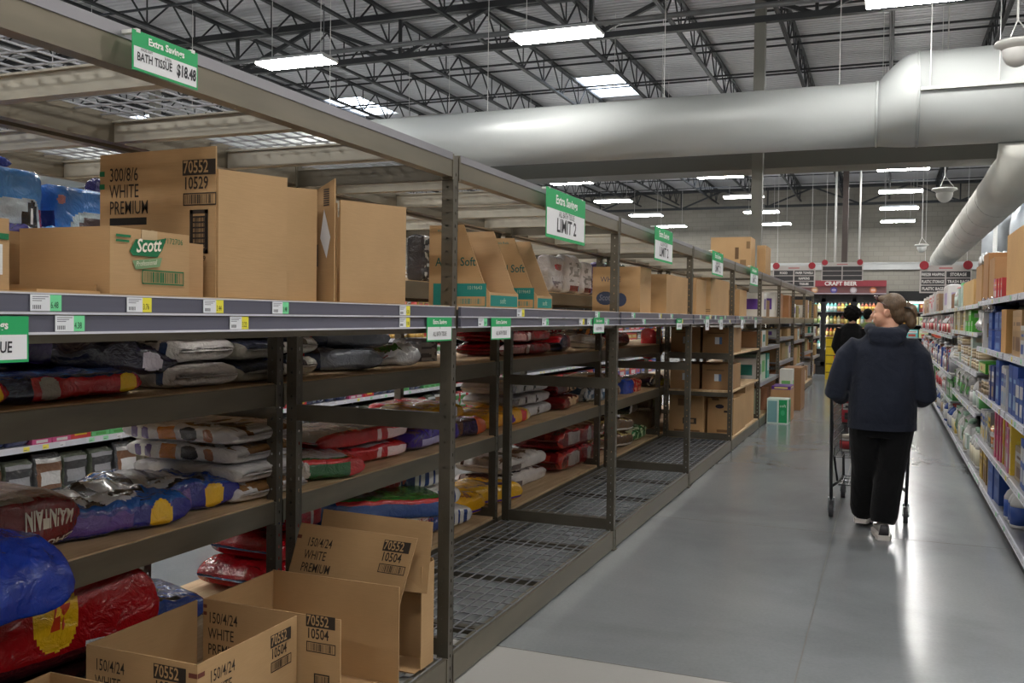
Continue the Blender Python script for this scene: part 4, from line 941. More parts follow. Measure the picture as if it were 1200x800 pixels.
def fill(xf,y0,y1,z,hmax,dirx,styles,shelf,unit,seed,gap=.006,stack=1,back=0,maxn=999,group=None):
    """row of articles side by side along y; xf front edge; dirx -1 faces -x"""
    r=random.Random(seed); y=y0; n=COUNT.get((unit,shelf),0); k=0
    while y<y1 and n<maxn:
        if r.random()<.1: y+=r.uniform(.03,.1); continue
        kind,w,d,h,a,b,c,rep=styles[r.randrange(len(styles))]
        h=min(h,hmax)
        for q in range(r.randint(1,rep)):
            if y+w>y1: break
            st=stack if (kind in('can','box','case') and h*2<=hmax) else 1
            for s in range(r.randint(1,st) if st>1 else 1):
                n+=1
                o=link(NAMES[kind],prod(kind,w,d,h,a,b,c),None,(xf-dirx*(d/2+.012+r.uniform(0,.03)),y+w/2,z+s*(h+.0005)),(0,0,(0 if dirx<0 else PI)+r.uniform(-.05,.05)))
                ac,bc=cname(a),cname(b)
                desc='%s %s'%(ac,WORD[kind]) if ac==bc else '%s and %s %s'%(ac,bc,WORD[kind])
                tag(o,'%s, %s from near end, %s, %s'%(desc,ordn(n),shelf,unit),WORD[kind],group or '%s on the %s of the %s'%(WORD[kind]+'s' if kind!='box' else 'boxes',shelf,unit))
            y+=w+gap
        if y>=y1: break
    COUNT[(unit,shelf)]=n
def gondola(lab,x,y0,y1,zs,dirx,depth=.5,top=None,bays=1.22,zb=.14,back=None):
    """dirx -1: opens towards -x, front edge at x"""
    t=thing('gondola_shelving',lab,'shelving unit',(x,y0,0)); s=-dirx; L=y1-y0; top=top or zs[-1]
    def bx(m,a,b,*r):
        a,b=sorted((a*s,b*s)); return m.box(a,b,*r)
    m=MB(); bx(m,.03,depth,0,L,0,.09); part('kick_plate',m,M['black'],t)
    m=MB(); bx(m,depth-.03,depth,0,L,.09,top); part('back_panel',m,M['beamgrey'] if back is None else back,t)
    for k in range(int(L/bays)+1):
        m=MB(); bx(m,depth-.05,depth-.028,max(0,k*bays-.015),k*bays+.015,.09,top); part('slotted_post',m,M['shelf'],t)
    for z in [zb]+list(zs):
        m=MB(); bx(m,.004,depth-.03,0,L,z-.02,z); sh=part('shelf',m,M['shelf'],t)
        m=MB(); bx(m,-.004,.006,0,L,z-.038,z+.004); m.box(*sorted((-.007*s,-.004*s)),0,L,z-.038,z-.034); pc=part('price_channel',m,M['rail_edge'],sh)
        r=random.Random(int(z*100)+int(x*10)); yy=.05; m=MB()
        while yy<L-.1:
            w=.05; c=(226,226,230) if r.random()<.7 else ((240,226,90) if r.random()<.5 else (150,220,170))
            m.box(*sorted((-.0055*s,-.004*s)),yy,yy+w,z-.032,z-.002,c=c); m.box(*sorted((-.0062*s,-.0055*s)),yy+.005,yy+w*.6,z-.024,z-.02,c=(90,90,96)); yy+=r.uniform(.09,.3)
        o=part('price_labels',m,M['paper'],sh)
    return t
RXF=2.363
UA='near right unit'; UB='middle right unit'; UC='far right unit'
gondola('long grey shelving unit along the right side of the aisle, nearest section',RXF,5.2,9.4,(.48,.88,1.28,1.68),-1,.52,1.72)
gondola('grey shelving unit along the right side, middle section with five close shelves',RXF,9.42,13.0,(.67,1.04,1.40,1.665),-1,.5,1.7)
gondola('grey shelving unit along the right side, far section ending near the cooler',RXF,13.02,25.2,(.49,.81,1.32,1.665),-1,.5,1.7)
B_=(24,64,160);W_=(216,214,212);Y_=(228,186,36);K_=(36,36,40);R_=(200,34,40);P_=(212,70,120);G_=(60,150,60);LG=(90,214,60);TN=(176,150,112);CR=(228,218,186);LB_=(140,180,220);PG=(196,216,204);PU=(90,50,150);BR=(112,70,44);OR_=(222,120,40);GY=(150,150,156)
# near unit
fill(RXF,5.3,6.35,.141,.3,-1,[('bottle',.1,.1,.22,W_,PU,W_,2),('pack',.2,.14,.16,W_,G_,W_,1),('bottle',.11,.11,.2,W_,(60,160,90),K_,2)],'bottom shelf',UA,11)
fill(RXF,6.9,7.5,.141,.3,-1,[('jar',.16,.16,.24,LB_,BR,(90,80,70),1),('bottle',.13,.13,.26,W_,B_,W_,1)],'bottom shelf',UA,12)
fill(RXF,7.75,8.3,.141,.3,-1,[('case',.26,.3,.29,B_,B_,(60,100,190),2)],'bottom shelf',UA,13)
fill(RXF,8.4,9.3,.141,.3,-1,[('box',.2,.24,.29,(180,140,30),(120,90,40),Y_,1),('box',.16,.2,.27,(150,110,50),Y_,BR,1)],'bottom shelf',UA,14)
fill(RXF,5.3,7.0,.481,.34,-1,[('case',.3,.3,.22,TN,W_,BR,1),('box',.12,.2,.3,B_,W_,W_,2)],'second shelf',UA,15)
fill(RXF,7.0,8.1,.481,.34,-1,[('box',.09,.26,.34,P_,(150,60,90),TN,2),('box',.08,.24,.33,Y_,(226,200,60),W_,1),('box',.14,.26,.3,(190,110,150),P_,W_,1)],'second shelf',UA,16)
fill(RXF,8.1,9.35,.481,.34,-1,[('pouch',.18,.12,.24,Y_,OR_,W_,1),('box',.1,.2,.25,W_,B_,Y_,2),('pouch',.2,.12,.2,Y_,W_,OR_,1),('box',.12,.2,.28,GY,Y_,K_,1)],'second shelf',UA,17)
fill(RXF,5.3,8.15,.881,.35,-1,[('case',.24,.3,.33,B_,B_,LB_,1),('box',.16,.26,.26,B_,W_,W_,1),('box',.1,.24,.3,W_,B_,LB_,2)],'third shelf',UA,18)
fill(RXF,8.2,8.7,.881,.35,-1,[('box',.13,.26,.27,(30,50,130),W_,TN,1)],'third shelf',UA,19)
fill(RXF,8.75,9.35,.881,.35,-1,[('can',.09,.09,.12,TN,(120,100,70),GY,2),('box',.2,.2,.09,(70,60,50),BR,TN,1)],'third shelf',UA,20)
m=MB(); m.box(-.2,.2,-.3,.3,0,.09,c=(70,170,50)); m.quad((-.2008,-.26,.01),(0,.5,0),(0,0,.07),0,(226,214,150)); m.disc((-.2014,.05,.04),(0,.04,0),(0,0,.02),10,0,(180,50,40)); m.quad((-.18,-.3008,.01),(.34,0,0),(0,0,.07),0,(220,226,150)); m.disc((-.02,-.3014,.04),(.045,0,0),(0,0,.025),12,0,(180,60,40))
solo('produce_tray',m,M['print'],'green cardboard tray with red tomato picture on the right-hand shelves, upper one','tray',(RXF+.22,9.1,1.06))
m=MB(); m.box(-.2,.2,-.3,.3,0,.02,c=(60,64,58)); [m.lathe([(.06,0),(.06,.15),(.055,.16)],12,c=(80,70,60),o=(x,y,.02)) for x in (-.1,.1) for y in (-.2,0,.2)]
fill(RXF,5.3,7.3,1.281,.36,-1,[('case',.28,.3,.3,(176,132,84),(196,150,96),BR,1),('box',.14,.2,.2,W_,TN,B_,2)],'fourth shelf',UA,21)
shelf_carton('tall golden brown carton standing on the fourth right-hand shelf, near end',RXF+.02,RXF+.3,7.42,7.72,.31,1.283,c=(196,150,92))
fill(RXF,7.75,8.95,1.281,.16,-1,[('case',.27,.3,.155,B_,B_,(90,130,200),2)],'fourth shelf',UA,22,stack=1)
for k,(yy,lab) in enumerate(((7.95,'nearest'),(8.25,'middle'),(8.72,'farthest'))):
    o=link('product_case',prod('case',.27,.3,.14,B_,(40,90,180),(90,130,200)),None,(RXF+.19,yy,1.44)); tag(o,'small blue case stacked on blue cases, %s of three, near right unit'%lab,'case','stacked blue cases')
fill(RXF,9.0,9.36,1.281,.34,-1,[('box',.11,.2,.32,BR,TN,W_,1),('box',.1,.2,.3,W_,TN,BR,1)],'fourth shelf',UA,23)
# cartons on the very top, right side
for y0,y1,h,c,lab in ((6.9,7.86,.46,(204,160,104),'large golden brown carton on the right shelf top, nearest the camera'),(8.72,9.15,.36,(178,136,92),'narrow brown carton on the right shelf top behind the red boxes'),(9.25,9.7,.43,(170,124,80),'tallest brown carton on the right shelf top'),(9.85,10.45,.36,(186,144,98),'brown carton on the right shelf top, left of the tallest one'),(13.5,14.3,.19,(150,104,64),'small dark brown carton on the right shelf top, far section')):
    shelf_carton(lab,RXF+.06,RXF+.42,y0,y1,h,1.685,c=c)
fill(RXF,7.95,8.68,1.681,.42,-1,[('box',.12,.24,.16,R_,(230,120,60),W_,1),('box',.11,.24,.17,PU,P_,W_,1)],'top shelf',UA,24)
for yy,lab in ((8.0,'nearer'),(8.4,'farther')):
    o=link('pouch',prod('pouch',.26,.14,.32,(196,206,214),(90,130,190),W_),None,(RXF+.36,yy,1.682)); tag(o,'clear plastic pack with blue marks on the right shelf top, %s of two'%lab,'pouch','clear packs')
bag('crumpled clear silver plastic wrap heaped on the cartons at right',.7,.4,.09,(RXF+.26,10.05,2.046),H,(196,200,202),[('n',0,1,0,1,(228,230,230))],seed=150,kw=dict(wr=.8,nz=11),name='plastic_wrap')
bpy.data.objects['plastic_wrap']['category']='plastic wrap'
bag('dark crumpled bag lying along the underside of the right top shelf edge',.9,.2,.1,(RXF+.1,8.7,1.585),H,(90,74,80),[('n',0,1,0,1,(150,140,150))],seed=151,kw=dict(wr=.5,nz=9),name='plastic_wrap')
bpy.data.objects['plastic_wrap.001']['category']='plastic wrap'
# middle unit
shelf_carton('tan carton with pale green end flap on the right shelf top',RXF+.05,RXF+.4,10.6,12.0,.27,1.67,c=(204,168,112))
m=MB(); m.box(0,.3,0,.3,0,.28,c=PG); m.box(-.001,.301,-.001,.301,.26,.285,c=(110,224,140)); m.quad((-.0015,.05,.05),(0,.2,0),(0,0,.12),0,(170,200,190))
solo('product_case',m,M['print'],'pale case with bright green lid on the right shelf top','case',(RXF+.05,12.1,1.67))
fill(RXF,12.5,13.0,1.666,.3,-1,[('bottle',.1,.1,.26,W_,PG,R_,2),('box',.14,.2,.24,PG,W_,TN,1)],'top shelf',UB,30)
fill(RXF,9.5,10.3,1.401,.24,-1,[('pouch',.24,.16,.24,W_,(236,236,238),W_,1)],'fourth shelf',UB,31)
fill(RXF,10.3,11.3,1.401,.24,-1,[('box',.3,.2,.11,LG,W_,LG,1)],'fourth shelf',UB,32,stack=2)
fill(RXF,11.3,13,1.401,.24,-1,[('box',.12,.2,.23,CR,(210,190,100),W_,2),('box',.14,.2,.06,Y_,BR,R_,1)],'fourth shelf',UB,33)
fill(RXF,9.5,13,1.041,.34,-1,[('can',.16,.16,.1,TN,(226,200,150),W_,2),('can',.16,.16,.1,W_,CR,TN,2),('box',.16,.2,.11,PG,CR,W_,1)],'third shelf',UB,34,stack=3)
fill(RXF,9.5,13,.671,.34,-1,[('bottle',.13,.13,.3,W_,PG,W_,2),('bottle',.13,.13,.28,(196,200,196),G_,W_,1),('jar',.14,.14,.2,CR,W_,W_,1),('pouch',.18,.12,.28,W_,GY,G_,1)],'second shelf',UB,35)
fill(RXF,9.5,10.2,.881-.21,.01,-1,[('can',.1,.1,.01,G_,G_,G_,1)],'x',UB,36) if 0 else None
fill(RXF,9.5,13,.141,.42,-1,[('bottle',.16,.14,.34,W_,CR,(150,190,160),2),('pouch',.22,.14,.36,W_,PG,G_,1),('bottle',.15,.14,.3,(206,206,200),Y_,W_,1),('pack',.22,.18,.3,W_,PG,W_,1)],'bottom shelf',UB,37)
# far unit
m=MB(); m.box(-.2,.2,-.55,.55,0,.36,c=W_); [m.lathe([(.1,.36),(.1,.37),(.05,.385)],10,c=(230,230,232),o=(x,y,0)) for x in (-.1,.1) for y in (-.4,-.15,.15,.4)]; m.quad((-.2008,-.4,.08),(0,.6,0),(0,0,.18),0,(170,150,190)); m.quad((-.15,-.5508,.08),(.3,0,0),(0,0,.18),0,(176,160,196))
solo('paper_multipack',m,M['print'],'large white wrapped multipack on the right shelf top, between two cartons','multipack',(RXF+.25,15.6,1.668))
fill(RXF,17,25,1.666,.4,-1,[('box',.7,.3,.36,W_,R_,W_,1),('pack',.5,.3,.3,W_,(220,150,170),R_,1),('case',.6,.3,.3,(176,136,96),TN,BR,1)],'top shelf',UC,40)
mix1=[('bottle',.16,.14,.28,W_,R_,W_,2),('bottle',.15,.14,.28,BR,CR,W_,2),('box',.2,.2,.28,W_,(220,120,150),R_,1),('bottle',.15,.14,.26,R_,W_,R_,1),('jar',.15,.14,.2,TN,W_,GY,2)]
fill(RXF,13.1,25,1.321,.3,-1,mix1,'fourth shelf',UC,41)
fill(RXF,13.1,25,.811,.42,-1,[('bottle',.2,.16,.38,W_,GY,W_,2),('box',.26,.2,.34,BR,R_,W_,1),('jar',.18,.16,.24,GY,W_,CR,2),('box',.24,.2,.3,B_,W_,R_,1),('pouch',.26,.16,.36,W_,LB_,R_,1)],'third shelf',UC,42)
fill(RXF,13.1,25,.491,.28,-1,[('bottle',.18,.16,.26,W_,R_,R_,2),('box',.24,.2,.24,(190,180,190),PU,W_,1),('jar',.18,.16,.2,TN,W_,W_,2),('box',.22,.2,.24,G_,W_,W_,1)],'second shelf',UC,43)
fill(RXF,13.1,25,.141,.3,-1,[('bottle',.2,.16,.3,B_,W_,R_,2),('bottle',.2,.16,.3,W_,TN,W_,2),('box',.26,.2,.26,W_,G_,PU,1),('jar',.2,.16,.24,GY,W_,W_,1)],'bottom shelf',UC,44)
# ---- shelving of the next aisle, seen through the racks at left
LX=-3.95; UL='aisle behind racks'
gondola('dark-backed shelving unit in the next aisle, seen through the racks',LX,3.6,14.0,(.54,.86,1.2,1.52,1.84),1,.45,1.95,back=M['black'])
gondola('farther shelving unit in the next aisle, seen through the racks',LX,14.02,25,(.54,.86,1.2,1.52,1.84),1,.45,1.95,back=M['black'])
gold=[('can',.1,.1,.14,(200,150,50),(150,90,30),(196,160,70),3),('box',.14,.16,.16,(200,160,60),BR,R_,2),('pouch',.16,.1,.2,(190,150,70),W_,BR,1)]
for z,hm,st,sn,sd in ((.141,.36,[('pouch',.24,.14,.32,K_,BR,W_,1),('pouch',.24,.14,.3,(60,70,50),K_,GY,1),('pouch',.2,.12,.3,(120,116,110),G_,K_,1),('pouch',.22,.12,.3,OR_,Y_,W_,1),('pouch',.22,.12,.28,R_,G_,W_,1)],'bottom shelf',60),(.541,.28,[('box',.16,.14,.07,(90,190,110),W_,G_,3),('box',.16,.14,.07,(200,60,120),P_,W_,2),('pouch',.18,.1,.24,(30,40,90),B_,W_,2),('box',.2,.16,.2,R_,W_,Y_,1)],'second shelf',61),(.861,.3,[('pouch',.2,.1,.26,R_,G_,W_,2),('box',.18,.16,.2,(120,190,226),W_,B_,1),('pouch',.2,.1,.24,(40,40,50),BR,W_,2),('box',.2,.16,.12,G_,Y_,W_,1)],'third shelf',62),(1.201,.28,gold,'fourth shelf',63),(1.521,.28,gold+[('box',.12,.12,.18,LB_,OR_,W_,1),('can',.11,.11,.2,R_,(220,60,50),W_,2)],'fifth shelf',64)):
    fill(LX,3.7,13.9,z,hm,1,st,sn,UL,sd)
fill(LX,3.7,13.9,1.841,.25,1,[('case',.4,.3,.22,TN,W_,BR,1)],'top shelf',UL,65)
for z,sn,sd in ((.141,'bottom shelf',70),(.861,'third shelf',71),(1.201,'fourth shelf',72)):
    fill(LX,14.1,24.9,z,.3,1,[('case',.5,.26,.28,R_,Y_,W_,1),('case',.45,.26,.26,(120,100,80),W_,B_,1),('case',.5,.26,.28,B_,W_,R_,1)],sn,'far pet aisle unit',sd)
m=MB(); m.box(-.14,.14,-.2,.2,0,.13,c=(214,216,208)); m.text('Vita',(.1408,-.04,.03),YU,ZU,.1,c=(40,130,70),bold=.02); m.quad((.1406,-.17,.03),(0,.08,0),(0,0,.07),0,(196,150,80)); m.quad((.1406,.12,.03),(0,.07,0),(0,0,.07),0,(150,90,60))
solo('product_box',m,M['print'],'white box with green lettering on the next aisle shelving, seen below the rail','box',(LX-.1,6.9,.542))
# ---- goods in the far bays of the front rack
def farbox(lab,x0,x1,y0,y1,z,h,c,b=None,name='cardboard_box',cat='box'):
    m=MB(); m.box(x0,x1,y0,y1,0,h,c=c)
    if b:
        m.quad((x0+(x1-x0)*.15,y0-.001,h*.3),((x1-x0)*.7,0,0),(0,0,h*.45),0,b); m.quad((x1+.001,y0+(y1-y0)*.2,h*.3),(0,(y1-y0)*.6,0),(0,0,h*.45),0,b)
    return solo(name,m,M['card'] if b is None else M['print'],lab,cat,(0,0,z))
rr=random.Random(5); cnt=0
for bi in range(4,9):
    yb=Y0-BAY+BAY*(bi+1)
    zs=(.145,.62,1.1) if bi%2==0 else (.145,.8,1.2)
    for z in zs[1:]:
        m=MB(); m.box(-D1+.03,.0,yb+.06,yb+BAY-.02,z-.02,z); m.box(-.002,.006,yb+.06,yb+BAY-.02,z-.05,z+.003); part('shelf_board',m,M['shelf'],rackA,loc=(0,-(Y0-BAY),0))
    if bi==4: continue
for bi in range(4,9):
    yb=Y0+BAY*bi
    for li,z in enumerate((.145,.623 if bi%2==0 else .803,1.103 if bi%2==0 else 1.203,1.54)):
        nxt=([.57,1.05,1.4,2.0] if bi%2==0 else [.75,1.15,1.4,2.0])[li]; y=yb+.08
        while y<yb+BAY-.25:
            w=rr.uniform(.25,.6); h=min(rr.uniform(.22,.46),nxt-z-.06)
            if y+w>yb+BAY-.02: break
            if y+w>14.95 and y<15.25: y=15.26; continue
            if rr.random()<.8:
                cnt+=1
                if rr.random()<.65: c=(176+rr.randint(-24,10),138+rr.randint(-20,8),98+rr.randint(-14,8)); b=None; d='brown carton'
                else:
                    c,b,d=rr.choice([((216,214,210),(40,130,120),'white and teal box'),((206,210,214),(70,130,196),'white and blue box'),((224,222,216),(96,60,150),'white and purple box'),((40,140,120),(200,210,206),'teal box'),((200,214,190),(100,180,90),'pale green box')])
                farbox('%s, %s from near end, far bays of the front rack'%(d,ordn(cnt)),-.5-rr.uniform(0,.1),-.03-rr.uniform(0,.05),y,y+w,z,h,c,b)
            y+=w+.03
# case on the aisle floor
t=thing('product_case','green and pale blue case standing on the aisle floor beside the rack','case',(.02,13.85,0))
m=MB(); m.box(0,.3,0,.3,0,.36,c=(206,222,214)); part('body',m,M['print'],t)
m=MB(); m.quad((.165,-.001,.015),(.115,0,0),(0,0,.33),0,(20,150,90)); m.quad((.012,-.001,.02),(.13,0,0),(0,0,.31),0,(120,164,170)); m.text('soft',(.175,-.0016,.24),XU,ZU,.06,c=(226,240,230)); m.disc((.222,-.0016,.16),(.03,0,0),(0,0,.04),12,0,(60,176,120)); m.quad((.301,.02,.015),(0,.26,0),(0,0,.33),0,(20,150,90)); part('printing',m,M['print'],t)
farbox('brown carton on the rack bottom edge behind the green case',.02,.3,14.25,14.9,0,.46,(176,136,98))
farbox('white and purple pack on top of the carton behind the green case',.03,.3,14.3,14.85,.461,.05,(96,50,130),(220,200,120),'multipack','multipack')
farbox('tall brown carton on the aisle floor, past the green case',.02,.3,16.1,16.9,0,.7,(150,112,78))
farbox('tall white and green carton on the aisle floor by the far rack bays',.05,.24,15.2,15.5,0,.72,(214,214,206),(120,186,110))
# ------------------------------------------------------------------ drinks cooler and signs at the far end
CY=27.0; CX0,CX1=-1.62,1.56
t=thing('drinks_cooler','long black glass-door drinks cooler under a red CRAFT BEER header','cooler',(CX0,CY,0))
W=CX1-CX0
m=MB(); m.box(0,W,.85,.9,0,2.2); m.box(0,.04,0,.9,0,2.2); m.box(W-.04,W,0,.9,0,2.2); m.box(0,W,0,.9,2.1,2.2); m.box(0,W,0,.9,0,.25); part('cabinet',m,M['black'],t)
nd=4; dw=W/nd
gl=NT('cooler_glass'); gl.set(Base_Color=(1,1,1,1),Roughness=.02,Transmission_Weight=1.0,IOR=1.0,Alpha=.12)
for k in range(nd):
    m=MB(); x=k*dw
    m.box(x+.0,x+.05,-.03,0,.25,2.1); m.box(x+dw-.05,x+dw,-.03,0,.25,2.1); m.box(x,x+dw,-.03,0,2.0,2.1); m.box(x,x+dw,-.03,0,.25,.35)
    d=part('door',m,M['black'],t); part('handle',MB().box(x+dw-.09,x+dw-.06,-.08,-.05,.9,1.5),M['shelf'],d)
    m=MB(); m.box(x+.05,x+dw-.05,-.018,-.012,.35,2.0); part('glass',m,gl.mat,d)
    m=MB(); m.box(x+.02,x+.045,.03,.05,.4,2.0); part('light_tube',m,emit('cooler_tube_%d'%k,(250,250,240),16),t)
    for z in (.72,1.06,1.4,1.74): part('shelf',MB().box(x+.05,x+dw-.05,.06,.8,z-.02,z),M['shelf'],t)
part('light_tube',MB().box(.06,W-.06,.0,.04,2.03,2.06),emit('cooler_top_tube',(250,250,240),22),t)
m=MB(); m.box(0,W,-.08,-.04,2.2,2.58); part('header_board',m,simple('header_brown',(128,86,86),.5,0,.04,3),t)
m=MB(); m.box(0,W,-.11,-.081,2.42,2.58); m.text('CRAFT BEER',(2.02,-.1125,2.445),XU,ZU,.15,align='CENTER',bold=.03,m=1); h=part('header_sign',m,[simple('header_red',(150,58,68),.45,0,.04,3),M['white']],t)
cols=[(214,90,90),(170,160,176),(196,150,110),(86,76,150),(190,180,186),(200,120,80)]
for k in range(6):
    m=MB(); x=.35+k*.5; r=.09; m.disc((x,-.083,2.32),(r,0,0),(0,0,r),18,0,cols[k]); m.disc((x,-.0845,2.32),(r*.7,0,0),(0,0,r*.7),14,0,tuple(min(255,v+40) for v in cols[k])); m.quad((x-.05,-.0855,2.31),(.1,0,0),(0,0,.02),0,(240,236,230)); part('round_emblem',m,M['print'],t)
m=MB(); m.quad((0,-.085,2.215),(W,0,0),(0,0,.02)); part('header_trim',m,M['rail_edge'],t)
rr=random.Random(8); n=0; pal=[((228,214,150),(240,230,190)),((210,226,150),(240,240,220)),((214,80,40),(240,200,60)),((240,170,50),(250,220,120)),((90,190,190),(230,240,240)),((230,230,200),(160,200,90)),((120,40,30),(226,190,90)),((60,120,70),(220,220,150))]
sn={.72:'lowest',1.06:'second lowest',1.4:'second highest',1.74:'highest'}
for z in (.72,1.06,1.4,1.74):
    n=0
    for k in range(nd):
        x=CX0+k*dw+.11
        while x<CX0+(k+1)*dw-.09:
            n+=1; a,b=rr.choice(pal); o=link('bottle',prod('bottle',.085,.085,.25,a,b,K_),None,(x,CY+.12+rr.uniform(0,.02),z+.001)); x+=.094
            tag(o,'%s and %s bottle, %s from the left on the %s cooler shelf'%(cname(a),cname(b),ordn(n),sn[z]),'bottle','bottles in the drinks cooler')
t=thing('drinks_cooler','plain black glass-door cooler to the right of the beer cooler','cooler',(1.62,CY+.1,0))
m=MB(); m.box(0,5,.85,.9,0,2.2); m.box(0,.04,0,.9,0,2.2); m.box(0,5,0,.9,2.05,2.3); m.box(0,5,0,.9,0,.25); part('cabinet',m,M['black'],t)
for k in range(5):
    m=MB(); m.box(k*1.0,k+.06,-.03,0,.25,2.05); m.box(k*1.0,k+1.0,-.03,0,.25,.33); part('door',m,M['black'],t)
part('light_tube',MB().box(.1,4.9,.02,.06,1.98,2.02),emit('cooler_tube_r',(250,250,235),12),t)
for z in (.72,1.06,1.4,1.74): part('shelf',MB().box(.04,4.96,.06,.8,z-.02,z),M['shelf'],t)
for z,s2 in ((1.06,'lower'),(1.4,'middle'),(1.74,'upper')):
    for k in range(12):
        a,b=rr.choice(pal); o=link('product_case',prod('case',.3,.3,.22,a,b,(200,60,40)),None,(1.9+k*.32,CY+.32,z+.001),(0,0,PI/2)); tag(o,'%s and %s case, %s from left on the %s plain-cooler shelf'%(cname(a),cname(b),ordn(k+1),s2),'case','cases in the right cooler')
# stack of yellow beer cases
for k in range(5):
    m=MB(); m.box(-.2,.2,-.14,.14,0,.215,c=(232,200,30)); m.quad((.0,-.141,.02),(.19,0,0),(0,0,.15),0,(206,50,30)); m.add([(-.02,-.1412,.02),(.19,-.1412,.02),(.19,-.1412,.17)],[(0,1,2)],0,(190,40,30)); m.quad((-.19,-.1414,.17),(.38,0,0),(0,0,.02),0,(60,50,30))
    solo('beer_case',m,M['print'],'yellow beer case with red print, %s of the stack at the aisle end'%('lowest','second lowest','middle','second highest','topmost')[k],'beer case',(.37,25.0,.216*k),group='stack of yellow beer cases')
# hanging aisle signs
def aisle_sign(lab,x0,x1,y,z0,z1,rows,dark=False,head=''):
    t=thing('aisle_sign',lab,'aisle sign',((x0+x1)/2,y,z0)); W=x1-x0; H=z1-z0
    m=MB(); m.box(-W/2,W/2,0,.03,0,H*.86); part('board',m,simple('aisle_board',(176,170,166),.5,0,.05,4),t)
    m=MB()
    for i in range(3):
        for j in range(2):
            x=-W/2+W*.03+j*W*.485; z=H*.04+i*H*.22; m.box(x,x+W*.455,-.006,0,z,z+H*.19,c=(52,50,52))
            if rows[(2-i)*2+j]: m.text(rows[(2-i)*2+j],(x+W*.2275,-.0075,z+H*.05),XU,ZU,H*.13,c=(225,222,218),align='CENTER',bold=.02,sx=.8*min(1,11/len(rows[(2-i)*2+j])))
    m.quad((-W*.13,-.002,H*.75),(W*.26,0,0),(0,0,H*.04),0,(176,90,94))
    part('lettering',m,M['print'],t)
    for s in (-1,1):
        m=MB(); m.tube([(s*W*.42,-.02,H*.86),(s*W*.42,.035,H*.86)],H*.135,20); part('round_badge',m,simple('badge_red',(150,34,46),.4,0,.03,3) if s<0 or 1 else M['white'],t,False)
    for s in (-1,1): part('hanging_wire',MB().tube([(s*W*.4,.015,H*.86),(s*W*.4,.015,7.2-z0)],.003,4),M['white'],t)
aisle_sign('aisle sign with red discs reading paper towels and napkins, left one of three',-1.18,-.13,25,2.33,2.97,['FOOD','PAPER TOWELS','','NAPKINS','','TISSUES'])
aisle_sign('dark unlit-looking aisle sign with red discs beside the brown column, middle one',-.02,1.0,25.6,2.52,3.07,['']*6,True)
aisle_sign('aisle sign with pale red discs above the right-hand shelves',2.3,3.43,24.5,2.18,2.95,['FREEZER WRAPPING','STORAGE','PLASTIC STORAGE','TRASH BAGS','PLASTIC BAGS','CANNING'])
# ------------------------------------------------------------------ people
def loft(m,rings,n=20,c=None,mi=0):
    """rings: (centre, a-vector, b-vector) ellipses"""
    vs=[]
    for o,a,b in rings:
        o,a,b=Vector(o),Vector(a),Vector(b)
        for k in range(n): vs.append(o+a*math.cos(2*PI*k/n)+b*math.sin(2*PI*k/n))
    fs=[(i*n+k,i*n+(k+1)%n,(i+1)*n+(k+1)%n,(i+1)*n+k) for i in range(len(rings)-1) for k in range(n)]
    fs.append(tuple(range(n-1,-1,-1))); fs.append(tuple((len(rings)-1)*n+k for k in range(n)))
    return m.add(vs,fs,mi,c)
def limb(m,pts,rad,n=14,c=None,side=(1,0,0)):
    pts=[Vector(p) for p in pts]; R=[]
    for i,p in enumerate(pts):
        d=(pts[min(i+1,len(pts)-1)]-pts[max(i-1,0)]).normalized(); s=Vector(side); a=(s-d*d.dot(s))
        if a.length<.1: s=Vector((0,1,0)); a=(s-d*d.dot(s))
        a.normalize(); b=d.cross(a); r=rad[i]; r=r if isinstance(r,tuple) else (r,r)
        R.append((p,a*r[0],b*r[1]))
    return loft(m,R,n,c)
def ball(m,o,rx,ry,rz,n=16,c=None,rot=None):
    pr=[]; vs=[];o=Vector(o)
    for i in range(1,n//2):
        t=PI*i/(n//2)
        for k in range(n):
            p=Vector((rx*math.sin(t)*math.cos(2*PI*k/n),ry*math.sin(t)*math.sin(2*PI*k/n),rz*math.cos(t)))
            if rot: p=rot@p
            vs.append(o+p)
    z=Vector((0,0,rz)); z=rot@z if rot else z
    r=n//2-1; vs+= [o+z,o-z]
    fs=[((i)*n+k,(i+1)*n+k,(i+1)*n+(k+1)%n,i*n+(k+1)%n) for i in range(r-1) for k in range(n)]
    fs+=[(len(vs)-2,k,(k+1)%n) for k in range(n)]+[(len(vs)-1,(r-1)*n+(k+1)%n,(r-1)*n+k) for k in range(n)]
    return m.add(vs,fs,0,c)
def remesh(o,vox,smooth=2):
    r=o.modifiers.new('Remesh','REMESH'); r.mode='VOXEL'; r.voxel_size=vox; r.use_smooth_shade=True
    s=o.modifiers.new('Smooth','SMOOTH'); s.iterations=smooth; s.factor=.5
    return o
SKIN=NT('skin'); SKIN.set(Roughness=.5,Subsurface_Weight=.12,Subsurface_Radius=(.01,.004,.002)); _v=SKIN.coord('Object')
SKIN.base(SKIN.ramp(SKIN.noise(_v,14),[(.35,lin((206,150,124))),(.65,lin((222,172,146)))])); SKIN=SKIN.mat
def cloth(name,rgb,sc=60):
    m=NT(name); v=m.coord('Object'); a=lin(rgb); f=m.noise(v,5,5)
    m.base(m.ramp(f,[(.3,[x*.8 for x in a]),(.7,[x*1.2 for x in a])])); m.set(Roughness=.92,Specular_IOR_Level=.2,Sheen_Weight=.08); m.bump(m.noise(v,9,4,.5,.6),.5,.03); return m.mat
NAVYC=cloth('navy_fleece',(33,37,49)); BLKC=cloth('black_fabric',(15,15,17)); GRNC=cloth('olive_green_fabric',(92,104,62)); 
